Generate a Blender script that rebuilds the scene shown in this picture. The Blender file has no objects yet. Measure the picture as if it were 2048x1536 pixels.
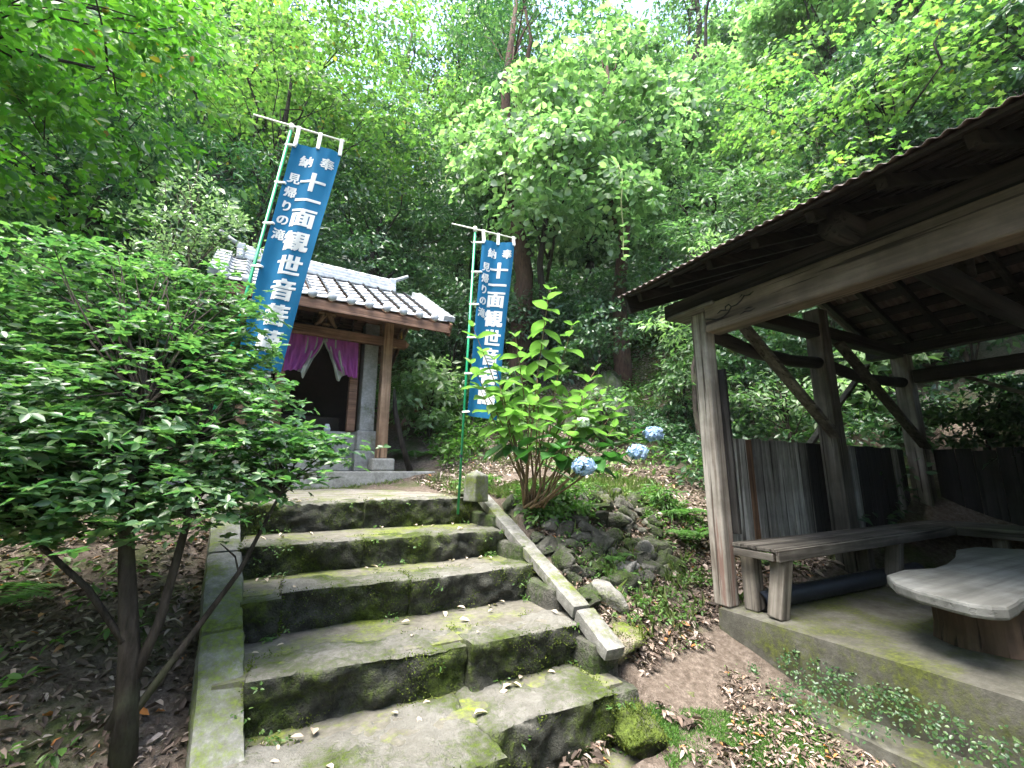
import bpy, bmesh, math, random
import numpy as np
from mathutils import Vector, Matrix, Euler, noise
R = math.radians
sc = bpy.context.scene
COL = sc.collection
# ------------------------------------------------------------------ camera, sky, sun, exposure
cam_d = bpy.data.cameras.new('camera'); cam = bpy.data.objects.new('camera', cam_d); COL.objects.link(cam)
cam_d.lens = 36 * 880 / 2048; cam_d.sensor_width = 36; cam_d.clip_start = 0.02; cam_d.clip_end = 400
cam.location = (0, 0, 1.4); cam.rotation_euler = (R(90 + 11.3), 0, R(-28))
sc.camera = cam
SUN_EL, SUN_AZ = 72, -115            # degrees; azimuth clockwise from +Y
wd = bpy.data.worlds.new('World'); sc.world = wd; wd.use_nodes = True
wn = wd.node_tree.nodes; bg = wn['Background']; bg.inputs[1].default_value = 0.1
sky = wn.new('ShaderNodeTexSky'); sky.sky_type = 'NISHITA'; sky.sun_disc = False
sky.sun_elevation = R(SUN_EL); sky.sun_rotation = R(SUN_AZ); sky.air_density = 1.0; sky.dust_density = 3.0; sky.ozone_density = 1.0
wd.node_tree.links.new(sky.outputs[0], bg.inputs[0])
sd = bpy.data.lights.new('sun', 'SUN'); sd.energy = 1.5; sd.angle = R(40); sd.color = (1.0, 0.97, 0.9)
so = bpy.data.objects.new('sun', sd); COL.objects.link(so)
sdir = Vector((math.sin(R(SUN_AZ)) * math.cos(R(SUN_EL)), math.cos(R(SUN_AZ)) * math.cos(R(SUN_EL)), math.sin(R(SUN_EL))))
so.rotation_euler = sdir.to_track_quat('Z', 'Y').to_euler()
sc.view_settings.view_transform = 'Standard'; sc.view_settings.look = 'None'
sc.view_settings.exposure = 3.35; sc.view_settings.gamma = 1.0; sc.view_settings.use_curve_mapping = False

# ------------------------------------------------------------------ materials
def nodes_of(name, rough=0.8, spec=0.3):
    m = bpy.data.materials.new(name); m.use_nodes = True
    nt = m.node_tree; b = nt.nodes['Principled BSDF']
    b.inputs['Roughness'].default_value = rough; b.inputs['Specular IOR Level'].default_value = spec
    return m, nt, b
def N(nt, t, **kw):
    n = nt.nodes.new(t)
    for k, v in kw.items():
        if k.startswith('i_'):
            n.inputs[k[2:].replace('_', ' ')].default_value = v
        else: setattr(n, k, v)
    return n
def L(nt, a, b): nt.links.new(a, b)
def ramp(nt, stops):
    r = nt.nodes.new('ShaderNodeValToRGB'); e = r.color_ramp.elements
    while len(e) < len(stops): e.new(0.5)
    for i, (p, c) in enumerate(stops):
        e[i].position = p; e[i].color = (*c, 1) if len(c) == 3 else c
    return r
def mixc(nt, fac, a, b):
    m = nt.nodes.new('ShaderNodeMix'); m.data_type = 'RGBA'
    for s, v in ((m.inputs[0], fac), (m.inputs[6], a), (m.inputs[7], b)):
        if hasattr(v, 'node'): L(nt, v, s)
        else: s.default_value = v if not isinstance(v, tuple) else (*v, 1)
    return m.outputs[2]
def bump(nt, b, h, strength=0.5, dist=0.02):
    bn = nt.nodes.new('ShaderNodeBump'); bn.inputs['Strength'].default_value = strength; bn.inputs['Distance'].default_value = dist
    L(nt, h, bn.inputs['Height']); L(nt, bn.outputs[0], b.inputs['Normal'])
def noise_tex(nt, scale, detail=6, rough=0.6, vec=None):
    n = N(nt, 'ShaderNodeTexNoise'); n.inputs['Scale'].default_value = scale; n.inputs['Detail'].default_value = detail; n.inputs['Roughness'].default_value = rough
    if vec is not None: L(nt, vec, n.inputs['Vector'])
    return n.outputs[0]
def geo_pos(nt): return nt.nodes.new('ShaderNodeNewGeometry').outputs['Position']
def obj_co(nt): return nt.nodes.new('ShaderNodeTexCoord').outputs['Object']

def stone_mat(name, cols, moss=(0.055, 0.085, 0.012), moss_amt=0.5, worn_shaded=0, side_moss=0.35, scale=14, up=0.35, bstr=0.6, rough=0.85):
    """weathered stone / concrete with lichen speckle and moss growing in patches"""
    m, nt, b = nodes_of(name, rough, 0.25)
    p = geo_pos(nt)
    n1 = noise_tex(nt, scale, 8, 0.7, p); n2 = noise_tex(nt, scale * 0.18, 5, 0.6, p); n3 = noise_tex(nt, scale * 6, 4, 0.7, p)
    c = ramp(nt, [(0.3, cols[0]), (0.5, cols[1]), (0.68, cols[2])]); L(nt, n1, c.inputs[0])
    sp = ramp(nt, [(0.55, (0.35, 0.35, 0.35)), (0.68, (1, 1, 1))]); L(nt, n3, sp.inputs[0])
    mm = N(nt, 'ShaderNodeMix', data_type='RGBA', blend_type='MULTIPLY'); mm.inputs[0].default_value = 0.35
    L(nt, c.outputs[0], mm.inputs[6]); L(nt, sp.outputs[0], mm.inputs[7])
    big = ramp(nt, [(0.35, (0.55, 0.55, 0.52)), (0.65, (1.1, 1.1, 1.1))]); L(nt, n2, big.inputs[0])
    mb = N(nt, 'ShaderNodeMix', data_type='RGBA', blend_type='MULTIPLY'); mb.inputs[0].default_value = 0.7
    L(nt, mm.outputs[2], mb.inputs[6]); L(nt, big.outputs[0], mb.inputs[7])
    nm = noise_tex(nt, 2.6, 7, 0.65, p); nm2 = noise_tex(nt, 38, 4, 0.7, p)
    ad = N(nt, 'ShaderNodeMath', operation='MULTIPLY_ADD'); L(nt, nm2, ad.inputs[0]); ad.inputs[1].default_value = 0.35; L(nt, nm, ad.inputs[2])
    lo = 1.0 - 0.42 * moss_amt
    mk = ramp(nt, [(lo - 0.16, (0, 0, 0)), (lo + 0.02, (1, 1, 1))]); L(nt, ad.outputs[0], mk.inputs[0])
    mc = ramp(nt, [(0.35, tuple(x * 0.45 for x in moss)), (0.65, tuple(x * 1.5 for x in moss))]); L(nt, nm2, mc.inputs[0])
    basecol = mb.outputs[2]
    if worn_shaded:      # light and shade put into colour: foot-worn tops paler, upright faces darker
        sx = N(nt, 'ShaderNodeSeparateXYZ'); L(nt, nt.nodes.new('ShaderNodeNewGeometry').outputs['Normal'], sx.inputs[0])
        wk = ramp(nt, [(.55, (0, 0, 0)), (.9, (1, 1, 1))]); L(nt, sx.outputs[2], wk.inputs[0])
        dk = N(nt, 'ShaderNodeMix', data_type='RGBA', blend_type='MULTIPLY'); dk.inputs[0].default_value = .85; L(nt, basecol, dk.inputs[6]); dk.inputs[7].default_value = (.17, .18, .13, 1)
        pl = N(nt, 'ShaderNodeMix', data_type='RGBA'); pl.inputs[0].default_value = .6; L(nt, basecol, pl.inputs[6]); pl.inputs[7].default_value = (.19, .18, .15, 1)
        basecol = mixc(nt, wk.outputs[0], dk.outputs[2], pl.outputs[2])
    col = mixc(nt, mk.outputs[0], basecol, mc.outputs[0])
    L(nt, col, b.inputs['Base Color'])
    h = N(nt, 'ShaderNodeMath', operation='ADD'); L(nt, n1, h.inputs[0]); L(nt, n3, h.inputs[1])
    h2 = N(nt, 'ShaderNodeMath', operation='MULTIPLY_ADD'); L(nt, mk.outputs[0], h2.inputs[0]); h2.inputs[1].default_value = 0.7; L(nt, h.outputs[0], h2.inputs[2])
    bump(nt, b, h2.outputs[0], bstr, 0.02)
    return m

def wood_mat(name, cols, axis='X', scale=1.0, crack=1.0, rough=0.75, streak=0.6, spec=0.25, seedmix=True, red=False):
    m, nt, b = nodes_of(name, rough, spec)
    co = obj_co(nt)
    mp = N(nt, 'ShaderNodeMapping'); L(nt, co, mp.inputs[0])
    s = {'X': (1.2, 22, 22), 'Y': (22, 1.2, 22), 'Z': (22, 22, 1.2)}[axis]
    mp.inputs['Scale'].default_value = tuple(k * scale for k in s)
    oi = nt.nodes.new('ShaderNodeObjectInfo')
    cm = N(nt, 'ShaderNodeCombineXYZ'); ml = N(nt, 'ShaderNodeMath', operation='MULTIPLY'); L(nt, oi.outputs['Random'], ml.inputs[0]); ml.inputs[1].default_value = 40
    for k in range(3): L(nt, ml.outputs[0], cm.inputs[k])
    L(nt, cm.outputs[0], mp.inputs['Location'])
    n1 = noise_tex(nt, 1.0, 8, 0.65, mp.outputs[0])
    n2 = noise_tex(nt, 0.25, 4, 0.6, mp.outputs[0])
    c = ramp(nt, [(0.32, cols[0]), (0.5, cols[1]), (0.7, cols[2])]); L(nt, n1, c.inputs[0])
    st = ramp(nt, [(0.35, (0.35, 0.33, 0.3)), (0.6, (1.1, 1.1, 1.1))]); L(nt, n2, st.inputs[0])
    mm = N(nt, 'ShaderNodeMix', data_type='RGBA', blend_type='MULTIPLY'); mm.inputs[0].default_value = streak
    L(nt, c.outputs[0], mm.inputs[6]); L(nt, st.outputs[0], mm.inputs[7])
    if seedmix:
        hv = N(nt, 'ShaderNodeHueSaturation'); mr = N(nt, 'ShaderNodeMapRange'); L(nt, oi.outputs['Random'], mr.inputs[0]); mr.inputs[3].default_value = 0.65; mr.inputs[4].default_value = 1.25
        L(nt, mr.outputs[0], hv.inputs['Value']); L(nt, mm.outputs[2], hv.inputs['Color']); L(nt, hv.outputs[0], b.inputs['Base Color'])
    else: L(nt, mm.outputs[2], b.inputs['Base Color'])
    mp2 = N(nt, 'ShaderNodeMapping'); L(nt, co, mp2.inputs[0]); L(nt, cm.outputs[0], mp2.inputs['Location'])
    s2 = {'X': (.9, 34, 34), 'Y': (34, .9, 34), 'Z': (34, 34, .9)}[axis]; mp2.inputs['Scale'].default_value = s2
    n4 = noise_tex(nt, 1.0, 3, .5, mp2.outputs[0]); ck = ramp(nt, [(.60, (0, 0, 0)), (.645, (crack,) * 3)]); L(nt, n4, ck.inputs[0])
    n5 = noise_tex(nt, 3.0, 5, .65, mp2.inputs[0].links[0].from_socket); sk = ramp(nt, [(.42, (.55, .53, .5)), (.62, (1.1, 1.1, 1.1))]); L(nt, n5, sk.inputs[0])
    src = b.inputs['Base Color'].links[0].from_socket
    m5 = N(nt, 'ShaderNodeMix', data_type='RGBA', blend_type='MULTIPLY'); m5.inputs[0].default_value = .7; L(nt, src, m5.inputs[6]); L(nt, sk.outputs[0], m5.inputs[7])
    m6 = N(nt, 'ShaderNodeMix', data_type='RGBA', blend_type='MULTIPLY'); L(nt, ck.outputs[0], m6.inputs[0]); L(nt, m5.outputs[2], m6.inputs[6]); m6.inputs[7].default_value = (.28, .26, .24, 1)
    fin = m6.outputs[2]
    if red:       # old paint flaking off the lower part
        so_ = N(nt, 'ShaderNodeSeparateXYZ'); L(nt, co, so_.inputs[0]); rk = N(nt, 'ShaderNodeMapRange'); L(nt, so_.outputs[2], rk.inputs[0]); rk.inputs[1].default_value = .1; rk.inputs[2].default_value = -.6
        rm = N(nt, 'ShaderNodeMath', operation='MULTIPLY'); rr_ = ramp(nt, [(.54, (0, 0, 0)), (.62, (.8, .8, .8))]); L(nt, n1, rr_.inputs[0]); L(nt, rr_.outputs[0], rm.inputs[0]); L(nt, rk.outputs[0], rm.inputs[1])
        fin = mixc(nt, rm.outputs[0], fin, (.14, .075, .058))
    L(nt, fin, b.inputs['Base Color'])
    h_ = N(nt, 'ShaderNodeMath', operation='SUBTRACT'); L(nt, n1, h_.inputs[0]); L(nt, ck.outputs[0], h_.inputs[1])
    bump(nt, b, h_.outputs[0], 0.55, 0.008)
    return m

def plain_mat(name, col, rough=0.7, spec=0.3, var=0.25, scale=12, metallic=0.0, bstr=0.15):
    m, nt, b = nodes_of(name, rough, spec)
    n = noise_tex(nt, scale, 6, 0.6, geo_pos(nt))
    c = ramp(nt, [(0.3, tuple(x * (1 - var) for x in col)), (0.7, tuple(min(1, x * (1 + var)) for x in col))]); L(nt, n, c.inputs[0])
    L(nt, c.outputs[0], b.inputs['Base Color']); b.inputs['Metallic'].default_value = metallic
    if bstr: bump(nt, b, n, bstr, 0.01)
    return m

def leaf_mat(name, stops, trans=0.4, rough=0.45, spec=0.4, tcol=1.5):
    """leaf colours vary from leaf to leaf; light passes through the blade"""
    m, nt, b = nodes_of(name, rough, spec)
    g = nt.nodes.new('ShaderNodeNewGeometry')
    c = ramp(nt, stops); L(nt, g.outputs['Random Per Island'], c.inputs[0])
    n = noise_tex(nt, 0.9, 3, 0.6, g.outputs['Position'])
    hv = N(nt, 'ShaderNodeHueSaturation'); mr = N(nt, 'ShaderNodeMapRange'); L(nt, n, mr.inputs[0])
    mr.inputs[1].default_value = 0.3; mr.inputs[2].default_value = 0.7; mr.inputs[3].default_value = 0.75; mr.inputs[4].default_value = 1.3
    L(nt, mr.outputs[0], hv.inputs['Value']); L(nt, c.outputs[0], hv.inputs['Color'])
    L(nt, hv.outputs[0], b.inputs['Base Color'])
    if trans > 0:
        t = nt.nodes.new('ShaderNodeBsdfTranslucent')
        tm = N(nt, 'ShaderNodeMix', data_type='RGBA', blend_type='MULTIPLY'); tm.inputs[0].default_value = 1
        L(nt, hv.outputs[0], tm.inputs[6]); tm.inputs[7].default_value = (tcol * 0.9, tcol * 1.25, tcol * 0.6, 1)
        L(nt, tm.outputs[2], t.inputs['Color'])
        mx = nt.nodes.new('ShaderNodeMixShader'); mx.inputs[0].default_value = trans
        L(nt, b.outputs[0], mx.inputs[1]); L(nt, t.outputs[0], mx.inputs[2])
        L(nt, mx.outputs[0], nt.nodes['Material Output'].inputs['Surface'])
    return m

M = {}
M['step'] = stone_mat('step_stone', [(0.085, 0.085, 0.078), (0.2, 0.2, 0.185), (0.38, 0.38, 0.36)], moss=(0.055, 0.078, 0.012), moss_amt=0.5, scale=16, bstr=1.0, worn_shaded=1)
M['tread'] = stone_mat('tread_concrete', [(0.1, 0.094, 0.075), (0.15, 0.14, 0.114), (0.21, 0.197, 0.168)], moss=(0.1, 0.125, 0.018), moss_amt=0.5, scale=22, bstr=0.25)
M['curb'] = stone_mat('curb_stone', [(0.14, 0.14, 0.128), (0.21, 0.21, 0.195), (0.31, 0.31, 0.295)], moss=(0.075, 0.1, 0.016), moss_amt=0.54, scale=24, bstr=0.45)
M['ramp'] = stone_mat('ramp_stone', [(0.14, 0.137, 0.123), (0.24, 0.235, 0.215), (0.36, 0.355, 0.335)], moss=(0.07, 0.09, 0.012), moss_amt=0.42, scale=20, bstr=0.5)
M['rubble'] = stone_mat('rubble_stone', [(0.04, 0.04, 0.033), (0.1, 0.097, 0.082), (0.23, 0.22, 0.195)], moss=(0.03, 0.05, 0.009), moss_amt=0.58, scale=9, bstr=0.9)
M['pale_rock'] = stone_mat('pale_rubble_stone', [(0.16, 0.155, 0.14), (0.28, 0.27, 0.25), (0.42, 0.41, 0.39)], moss=(0.06, 0.08, 0.012), moss_amt=0.5, scale=9, bstr=0.9)
M['tan_rock'] = stone_mat('tan_boulder', [(0.12, 0.1, 0.075), (0.24, 0.2, 0.155), (0.36, 0.31, 0.26)], moss=(0.08, 0.11, 0.012), moss_amt=0.58, scale=8, bstr=0.8)
M['face_rock'] = stone_mat('slope_rock', [(0.07, 0.065, 0.055), (0.16, 0.15, 0.135), (0.3, 0.285, 0.26)], moss=(0.04, 0.07, 0.015), moss_amt=0.66, scale=4, bstr=1.0)
M['moss_rock'] = stone_mat('mossy_boulder', [(0.05, 0.055, 0.04), (0.1, 0.1, 0.07), (0.2, 0.19, 0.16)], moss=(0.06, 0.085, 0.012), moss_amt=0.85, scale=10, bstr=1.0)
M['concrete'] = stone_mat('slab_concrete', [(0.07, 0.067, 0.054), (0.115, 0.11, 0.09), (0.17, 0.165, 0.14)], moss=(0.06, 0.07, 0.015), moss_amt=0.52, scale=10, bstr=0.25)
M['granite'] = stone_mat('shrine_granite', [(0.26, 0.255, 0.235), (0.36, 0.355, 0.33), (0.46, 0.455, 0.43)], moss_amt=0.2, scale=30, bstr=0.25)
M['shrine_wood'] = wood_mat('shrine_cedar', [(0.09, 0.045, 0.025), (0.18, 0.098, 0.06), (0.28, 0.165, 0.11)], 'X', rough=0.65, streak=0.35)
M['shrine_post'] = wood_mat('shrine_post_cedar', [(0.16, 0.09, 0.05), (0.29, 0.18, 0.11), (0.38, 0.25, 0.165)], 'Z', rough=0.65, streak=0.3)
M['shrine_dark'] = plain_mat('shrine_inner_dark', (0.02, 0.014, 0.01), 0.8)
M['grey_wood'] = wood_mat('grey_weathered_wood', [(0.07, 0.062, 0.052), (0.14, 0.125, 0.105), (0.23, 0.21, 0.18)], 'Z', streak=0.6)
M['post_wood'] = wood_mat('pale_post_wood', [(0.13, 0.1, 0.08), (0.29, 0.265, 0.23), (0.4, 0.37, 0.33)], 'Z', streak=0.5, seedmix=False, red=True)
M['grey_wood_x'] = wood_mat('grey_weathered_wood_x', [(0.045, 0.04, 0.034), (0.11, 0.1, 0.086), (0.2, 0.185, 0.16)], 'X', streak=0.6)
M['grey_wood_y'] = wood_mat('grey_weathered_wood_y', [(0.045, 0.04, 0.034), (0.11, 0.1, 0.086), (0.2, 0.185, 0.16)], 'Y', streak=0.6)
M['beam'] = wood_mat('smoked_beam_wood', [(0.075, 0.058, 0.042), (0.13, 0.102, 0.075), (0.2, 0.16, 0.12)], 'Y', scale=0.7, streak=0.35)
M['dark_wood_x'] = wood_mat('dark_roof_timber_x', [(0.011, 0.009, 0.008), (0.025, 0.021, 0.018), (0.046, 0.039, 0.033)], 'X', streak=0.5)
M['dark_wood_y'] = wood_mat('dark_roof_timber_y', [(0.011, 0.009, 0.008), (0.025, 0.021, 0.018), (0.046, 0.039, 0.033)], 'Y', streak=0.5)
M['dark_plank'] = wood_mat('dark_shade_plank', [(0.008, 0.008, 0.008), (0.018, 0.017, 0.016), (0.04, 0.039, 0.037)], 'Z', streak=0.6)  # shelter's inner shade put into the colour of these dark planks
M['plank'] = wood_mat('wall_plank_wood', [(0.12, 0.116, 0.106), (0.27, 0.26, 0.24), (0.42, 0.405, 0.38)], 'Z', streak=0.75)
M['red_plank'] = wood_mat('brown_plank_wood', [(0.06, 0.03, 0.016), (0.14, 0.075, 0.042), (0.22, 0.13, 0.08)], 'Z', streak=0.5)
M['table'] = wood_mat('pale_table_wood', [(0.12, 0.125, 0.12), (0.17, 0.175, 0.168), (0.22, 0.225, 0.215)], 'X', scale=.6, streak=0.3, rough=.6, crack=.3)
M['log'] = wood_mat('table_log_wood', [(0.09, 0.055, 0.036), (0.17, 0.11, 0.078), (0.26, 0.175, 0.125)], 'Z', scale=0.6, streak=0.4)
M['tile'] = plain_mat('silver_roof_tile', (0.36, 0.375, 0.39), 0.38, 0.55, var=0.35, scale=14, bstr=0.05)
M['tin'] = plain_mat('rusty_corrugated_tin', (0.085, 0.06, 0.052), 0.6, 0.4, var=0.5, scale=7)
M['green_pole'] = plain_mat('green_painted_pole', (0.012, 0.26, 0.11), 0.35, 0.5, var=0.06, bstr=0)
M['white_rod'] = plain_mat('white_plastic_rod', (0.72, 0.72, 0.6), 0.4, 0.5, var=0.05, bstr=0)
M['white_cloth'] = plain_mat('white_cloth', (0.75, 0.75, 0.72), 0.85, 0.2, var=0.06, bstr=0)
M['lining'] = plain_mat('grey_lining_cloth', (0.36, 0.38, 0.33), 0.9, 0.1, var=0.15, bstr=0)
M['pipe'] = plain_mat('black_drain_pipe', (0.016, 0.02, 0.028), 0.4, 0.5, var=0.2, bstr=0)
M['gold'] = plain_mat('brass', (0.7, 0.4, 0.1), 0.3, 0.5, metallic=1, bstr=0)

def cloth_mat(name, col, tcol, tr=0.3):
    m, nt, b = nodes_of(name, 0.85, 0.15)
    n = noise_tex(nt, 3, 4, 0.5, geo_pos(nt)); c = ramp(nt, [(0.3, tuple(x * 0.82 for x in col)), (0.7, tuple(x * 1.15 for x in col))]); L(nt, n, c.inputs[0])
    L(nt, c.outputs[0], b.inputs['Base Color'])
    w = noise_tex(nt, 900, 2, 0.5, obj_co(nt)); bump(nt, b, w, 0.1, 0.001)
    t = nt.nodes.new('ShaderNodeBsdfTranslucent'); t.inputs['Color'].default_value = (*tcol, 1)
    mx = nt.nodes.new('ShaderNodeMixShader'); mx.inputs[0].default_value = tr
    L(nt, b.outputs[0], mx.inputs[1]); L(nt, t.outputs[0], mx.inputs[2]); L(nt, mx.outputs[0], nt.nodes['Material Output'].inputs['Surface'])
    return m
M['blue_cloth'] = cloth_mat('blue_banner_cloth', (0.014, 0.125, 0.25), (0.012, 0.15, 0.3))
M['letter'] = cloth_mat('white_banner_print', (0.72, 0.73, 0.7), (0.6, 0.62, 0.6))
M['purple'] = cloth_mat('purple_curtain_cloth', (0.4, 0.1, 0.35), (0.45, 0.1, 0.4), 0.25)

def bark_mat(name, cols, lichen=0.3):
    m, nt, b = nodes_of(name, 0.9, 0.15)
    p = geo_pos(nt); mp = N(nt, 'ShaderNodeMapping'); mp.inputs['Scale'].default_value = (1, 1, 0.22); L(nt, p, mp.inputs[0])
    n1 = noise_tex(nt, 28, 6, 0.7, mp.outputs[0]); n2 = noise_tex(nt, 3.5, 5, 0.6, p)
    c = ramp(nt, [(0.35, cols[0]), (0.65, cols[1])]); L(nt, n1, c.inputs[0])
    k = ramp(nt, [(0.55, (0, 0, 0)), (0.72, (lichen, lichen, lichen))]); L(nt, n2, k.inputs[0])
    L(nt, mixc(nt, k.outputs[0], c.outputs[0], (0.13, 0.15, 0.08)), b.inputs['Base Color']); bump(nt, b, n1, 0.8, 0.02)
    return m
M['bark'] = bark_mat('grey_bark', [(0.03, 0.024, 0.018), (0.1, 0.085, 0.068)], 0.5)
M['bark_dark'] = bark_mat('dark_bark', [(0.015, 0.012, 0.009), (0.05, 0.042, 0.034)], 0.3)
M['cedar_bark'] = bark_mat('red_cedar_bark', [(0.03, 0.018, 0.013), (0.095, 0.056, 0.04)], 0.25)
M['twig'] = bark_mat('pale_twig_bark', [(0.09, 0.06, 0.035), (0.24, 0.17, 0.1)], 0.2)
M['vine'] = bark_mat('pale_vine_bark', [(0.15, 0.16, 0.07), (0.3, 0.32, 0.15)], 0.0)

G = lambda *c: c
M['l_bright'] = leaf_mat('bright_broad_leaf', [(0, G(0.045, 0.13, 0.018)), (0.5, G(0.075, 0.18, 0.024)), (0.985, G(0.12, 0.23, 0.03)), (1.0, G(0.3, 0.11, 0.02))], 0.45)
M['l_maple'] = leaf_mat('maple_leaf', [(0, G(0.075, 0.145, 0.042)), (0.6, G(0.125, 0.2, 0.06)), (0.985, G(0.21, 0.27, 0.09)), (1.0, G(0.28, 0.14, 0.03))], 0.5)
M['l_vine'] = leaf_mat('pale_vine_leaf', [(0, G(0.115, 0.19, 0.09)), (0.5, G(0.19, 0.27, 0.135)), (1, G(0.29, 0.36, 0.21))], 0.45, rough=0.4, spec=0.5)
M['l_dark'] = leaf_mat('dark_evergreen_leaf', [(0, G(0.026, 0.062, 0.032)), (0.6, G(0.045, 0.092, 0.044)), (1, G(0.085, 0.15, 0.065))], 0.28, rough=0.35, spec=0.55)
M['l_mid'] = leaf_mat('mid_green_leaf', [(0, G(0.055, 0.11, 0.05)), (0.6, G(0.1, 0.165, 0.075)), (1, G(0.17, 0.24, 0.12))], 0.4, rough=0.4, spec=0.45)
M['l_cyp'] = leaf_mat('cypress_frond', [(0, G(0.022, 0.065, 0.034)), (0.7, G(0.04, 0.1, 0.045)), (1, G(0.08, 0.15, 0.06))], 0.25, rough=0.5)
M['l_gloss'] = leaf_mat('pale_glossy_leaf', [(0, G(0.1, 0.16, 0.08)), (0.6, G(0.2, 0.26, 0.16)), (1, G(0.34, 0.4, 0.28))], 0.3, rough=0.25, spec=0.7)
M['l_bush'] = leaf_mat('bush_leaf', [(0, G(0.036, 0.09, 0.038)), (0.6, G(0.064, 0.125, 0.048)), (1, G(0.12, 0.19, 0.068))], 0.42, rough=0.35, spec=0.5)
M['l_hyd'] = leaf_mat('hydrangea_leaf', [(0, G(0.09, 0.165, 0.045)), (1, G(0.16, 0.255, 0.08))], 0.45, rough=0.42, spec=0.4)
M['l_hyd_dark'] = leaf_mat('hydrangea_old_leaf', [(0, G(0.025, 0.085, 0.022)), (1, G(0.045, 0.12, 0.03))], 0.3, rough=0.35, spec=0.5)
M['l_herb'] = leaf_mat('herb_leaf', [(0, G(0.05, 0.11, 0.025)), (0.6, G(0.08, 0.16, 0.035)), (1, G(0.14, 0.22, 0.06))], 0.4)
M['l_grass'] = leaf_mat('grass_blade', [(0, G(0.08, 0.12, 0.03)), (0.6, G(0.13, 0.18, 0.05)), (1, G(0.24, 0.25, 0.12))], 0.35)
M['l_fern'] = leaf_mat('fern_frond', [(0, G(0.05, 0.12, 0.03)), (1, G(0.1, 0.19, 0.05))], 0.4)
M['l_litter'] = leaf_mat('dead_leaf', [(0, G(0.04, 0.029, 0.022)), (0.4, G(0.1, 0.072, 0.056)), (0.72, G(0.2, 0.15, 0.12)), (0.95, G(0.36, 0.3, 0.26)), (0.99, G(0.35, 0.14, 0.04))], 0.1, rough=0.7, spec=0.25, tcol=0.9)
M['l_tan_litter'] = leaf_mat('tan_dead_leaf', [(0, G(0.1, 0.075, 0.058)), (0.4, G(0.22, 0.17, 0.14)), (0.75, G(0.36, 0.3, 0.26)), (0.97, G(0.5, 0.44, 0.39)), (1, G(0.4, 0.17, 0.05))], 0.1, rough=0.8, spec=0.2, tcol=0.9)
M['l_pale_litter'] = leaf_mat('pale_dead_leaf', [(0, G(0.25, 0.17, 0.12)), (0.6, G(0.4, 0.33, 0.25)), (0.9, G(0.55, 0.5, 0.42)), (1, G(0.5, 0.22, 0.06))], 0.1, rough=0.6, spec=0.3, tcol=0.9)
M['petal'] = leaf_mat('blue_hydrangea_petal', [(0, G(0.2, 0.3, 0.52)), (0.6, G(0.3, 0.42, 0.64)), (1, G(0.45, 0.55, 0.74))], 0.25, rough=0.6, spec=0.2, tcol=1.0)
M['petal_white'] = leaf_mat('white_hydrangea_petal', [(0, G(0.5, 0.55, 0.5)), (1, G(0.75, 0.8, 0.72))], 0.25, rough=0.6, spec=0.2, tcol=1.0)

def ground_mat():
    m, nt, b = nodes_of('forest_floor', 0.95, 0.1)
    p = geo_pos(nt)
    n1 = noise_tex(nt, 26, 8, 0.75, p); n2 = noise_tex(nt, 1.3, 6, 0.65, p); n3 = noise_tex(nt, 60, 4, 0.7, p)
    c = ramp(nt, [(0.3, (0.055, 0.042, 0.032)), (0.5, (0.125, 0.1, 0.08)), (0.7, (0.23, 0.19, 0.16))]); L(nt, n1, c.inputs[0])
    g = ramp(nt, [(0.35, (0.03, 0.05, 0.012)), (0.7, (0.085, 0.12, 0.03))]); L(nt, n3, g.inputs[0])
    k = ramp(nt, [(0.5, (0, 0, 0)), (0.62, (0.8, 0.8, 0.8))]); L(nt, n2, k.inputs[0])
    sz = N(nt, 'ShaderNodeSeparateXYZ'); L(nt, p, sz.inputs[0]); hk = N(nt, 'ShaderNodeMapRange'); L(nt, sz.outputs[2], hk.inputs[0]); hk.inputs[1].default_value = 2.4; hk.inputs[2].default_value = 4.0
    mxk = N(nt, 'ShaderNodeMath', operation='MAXIMUM'); L(nt, hk.outputs[0], mxk.inputs[0]); L(nt, k.outputs[0], mxk.inputs[1])
    L(nt, mixc(nt, mxk.outputs[0], c.outputs[0], g.outputs[0]), b.inputs['Base Color'])
    h = N(nt, 'ShaderNodeMath', operation='ADD'); L(nt, n1, h.inputs[0]); L(nt, n3, h.inputs[1]); bump(nt, b, h.outputs[0], 0.8, 0.03)
    return m
M['ground'] = ground_mat()
M['gravel'] = stone_mat('landing_earth', [(0.16, 0.145, 0.125), (0.25, 0.23, 0.205), (0.36, 0.34, 0.31)], moss=(0.1, 0.12, 0.03), moss_amt=0.45, scale=26, bstr=0.5)

# ------------------------------------------------------------------ object helpers
def link(o, parent=None):
    COL.objects.link(o)
    if parent is not None: o.parent = parent
    return o
def mesh_from(name, V, F):
    me = bpy.data.meshes.new(name); me.from_pydata([tuple(v) for v in V], [], F); me.update(); return me
def part(name, me, mat, parent=None, smooth=False, bevel=0, label=None):
    if smooth and len(me.polygons):
        me.polygons.foreach_set('use_smooth', [True] * len(me.polygons))
        if me.name.startswith('block'): me.set_sharp_from_angle(angle=R(62 if mat is M['step'] else 38))
    if mat is not None and not me.materials: me.materials.append(mat)
    o = link(bpy.data.objects.new(name, me), parent)
    if bevel:
        bv = o.modifiers.new('bevel', 'BEVEL'); bv.width = bevel; bv.segments = 2; bv.limit_method = 'ANGLE'; bv.angle_limit = R(40)
    if label: o['label'] = label
    return o
def tag(o, label, cat, group=None):
    o['label'] = label; o['category'] = cat
    if group: o['group'] = group
    return o
def thing(name, label, cat, loc=(0, 0, 0), rz=0, group=None):
    o = link(bpy.data.objects.new(name, None)); o.location = loc; o.rotation_euler = (0, 0, rz); o.empty_display_size = 0.1
    return tag(o, label, cat, group)
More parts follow.
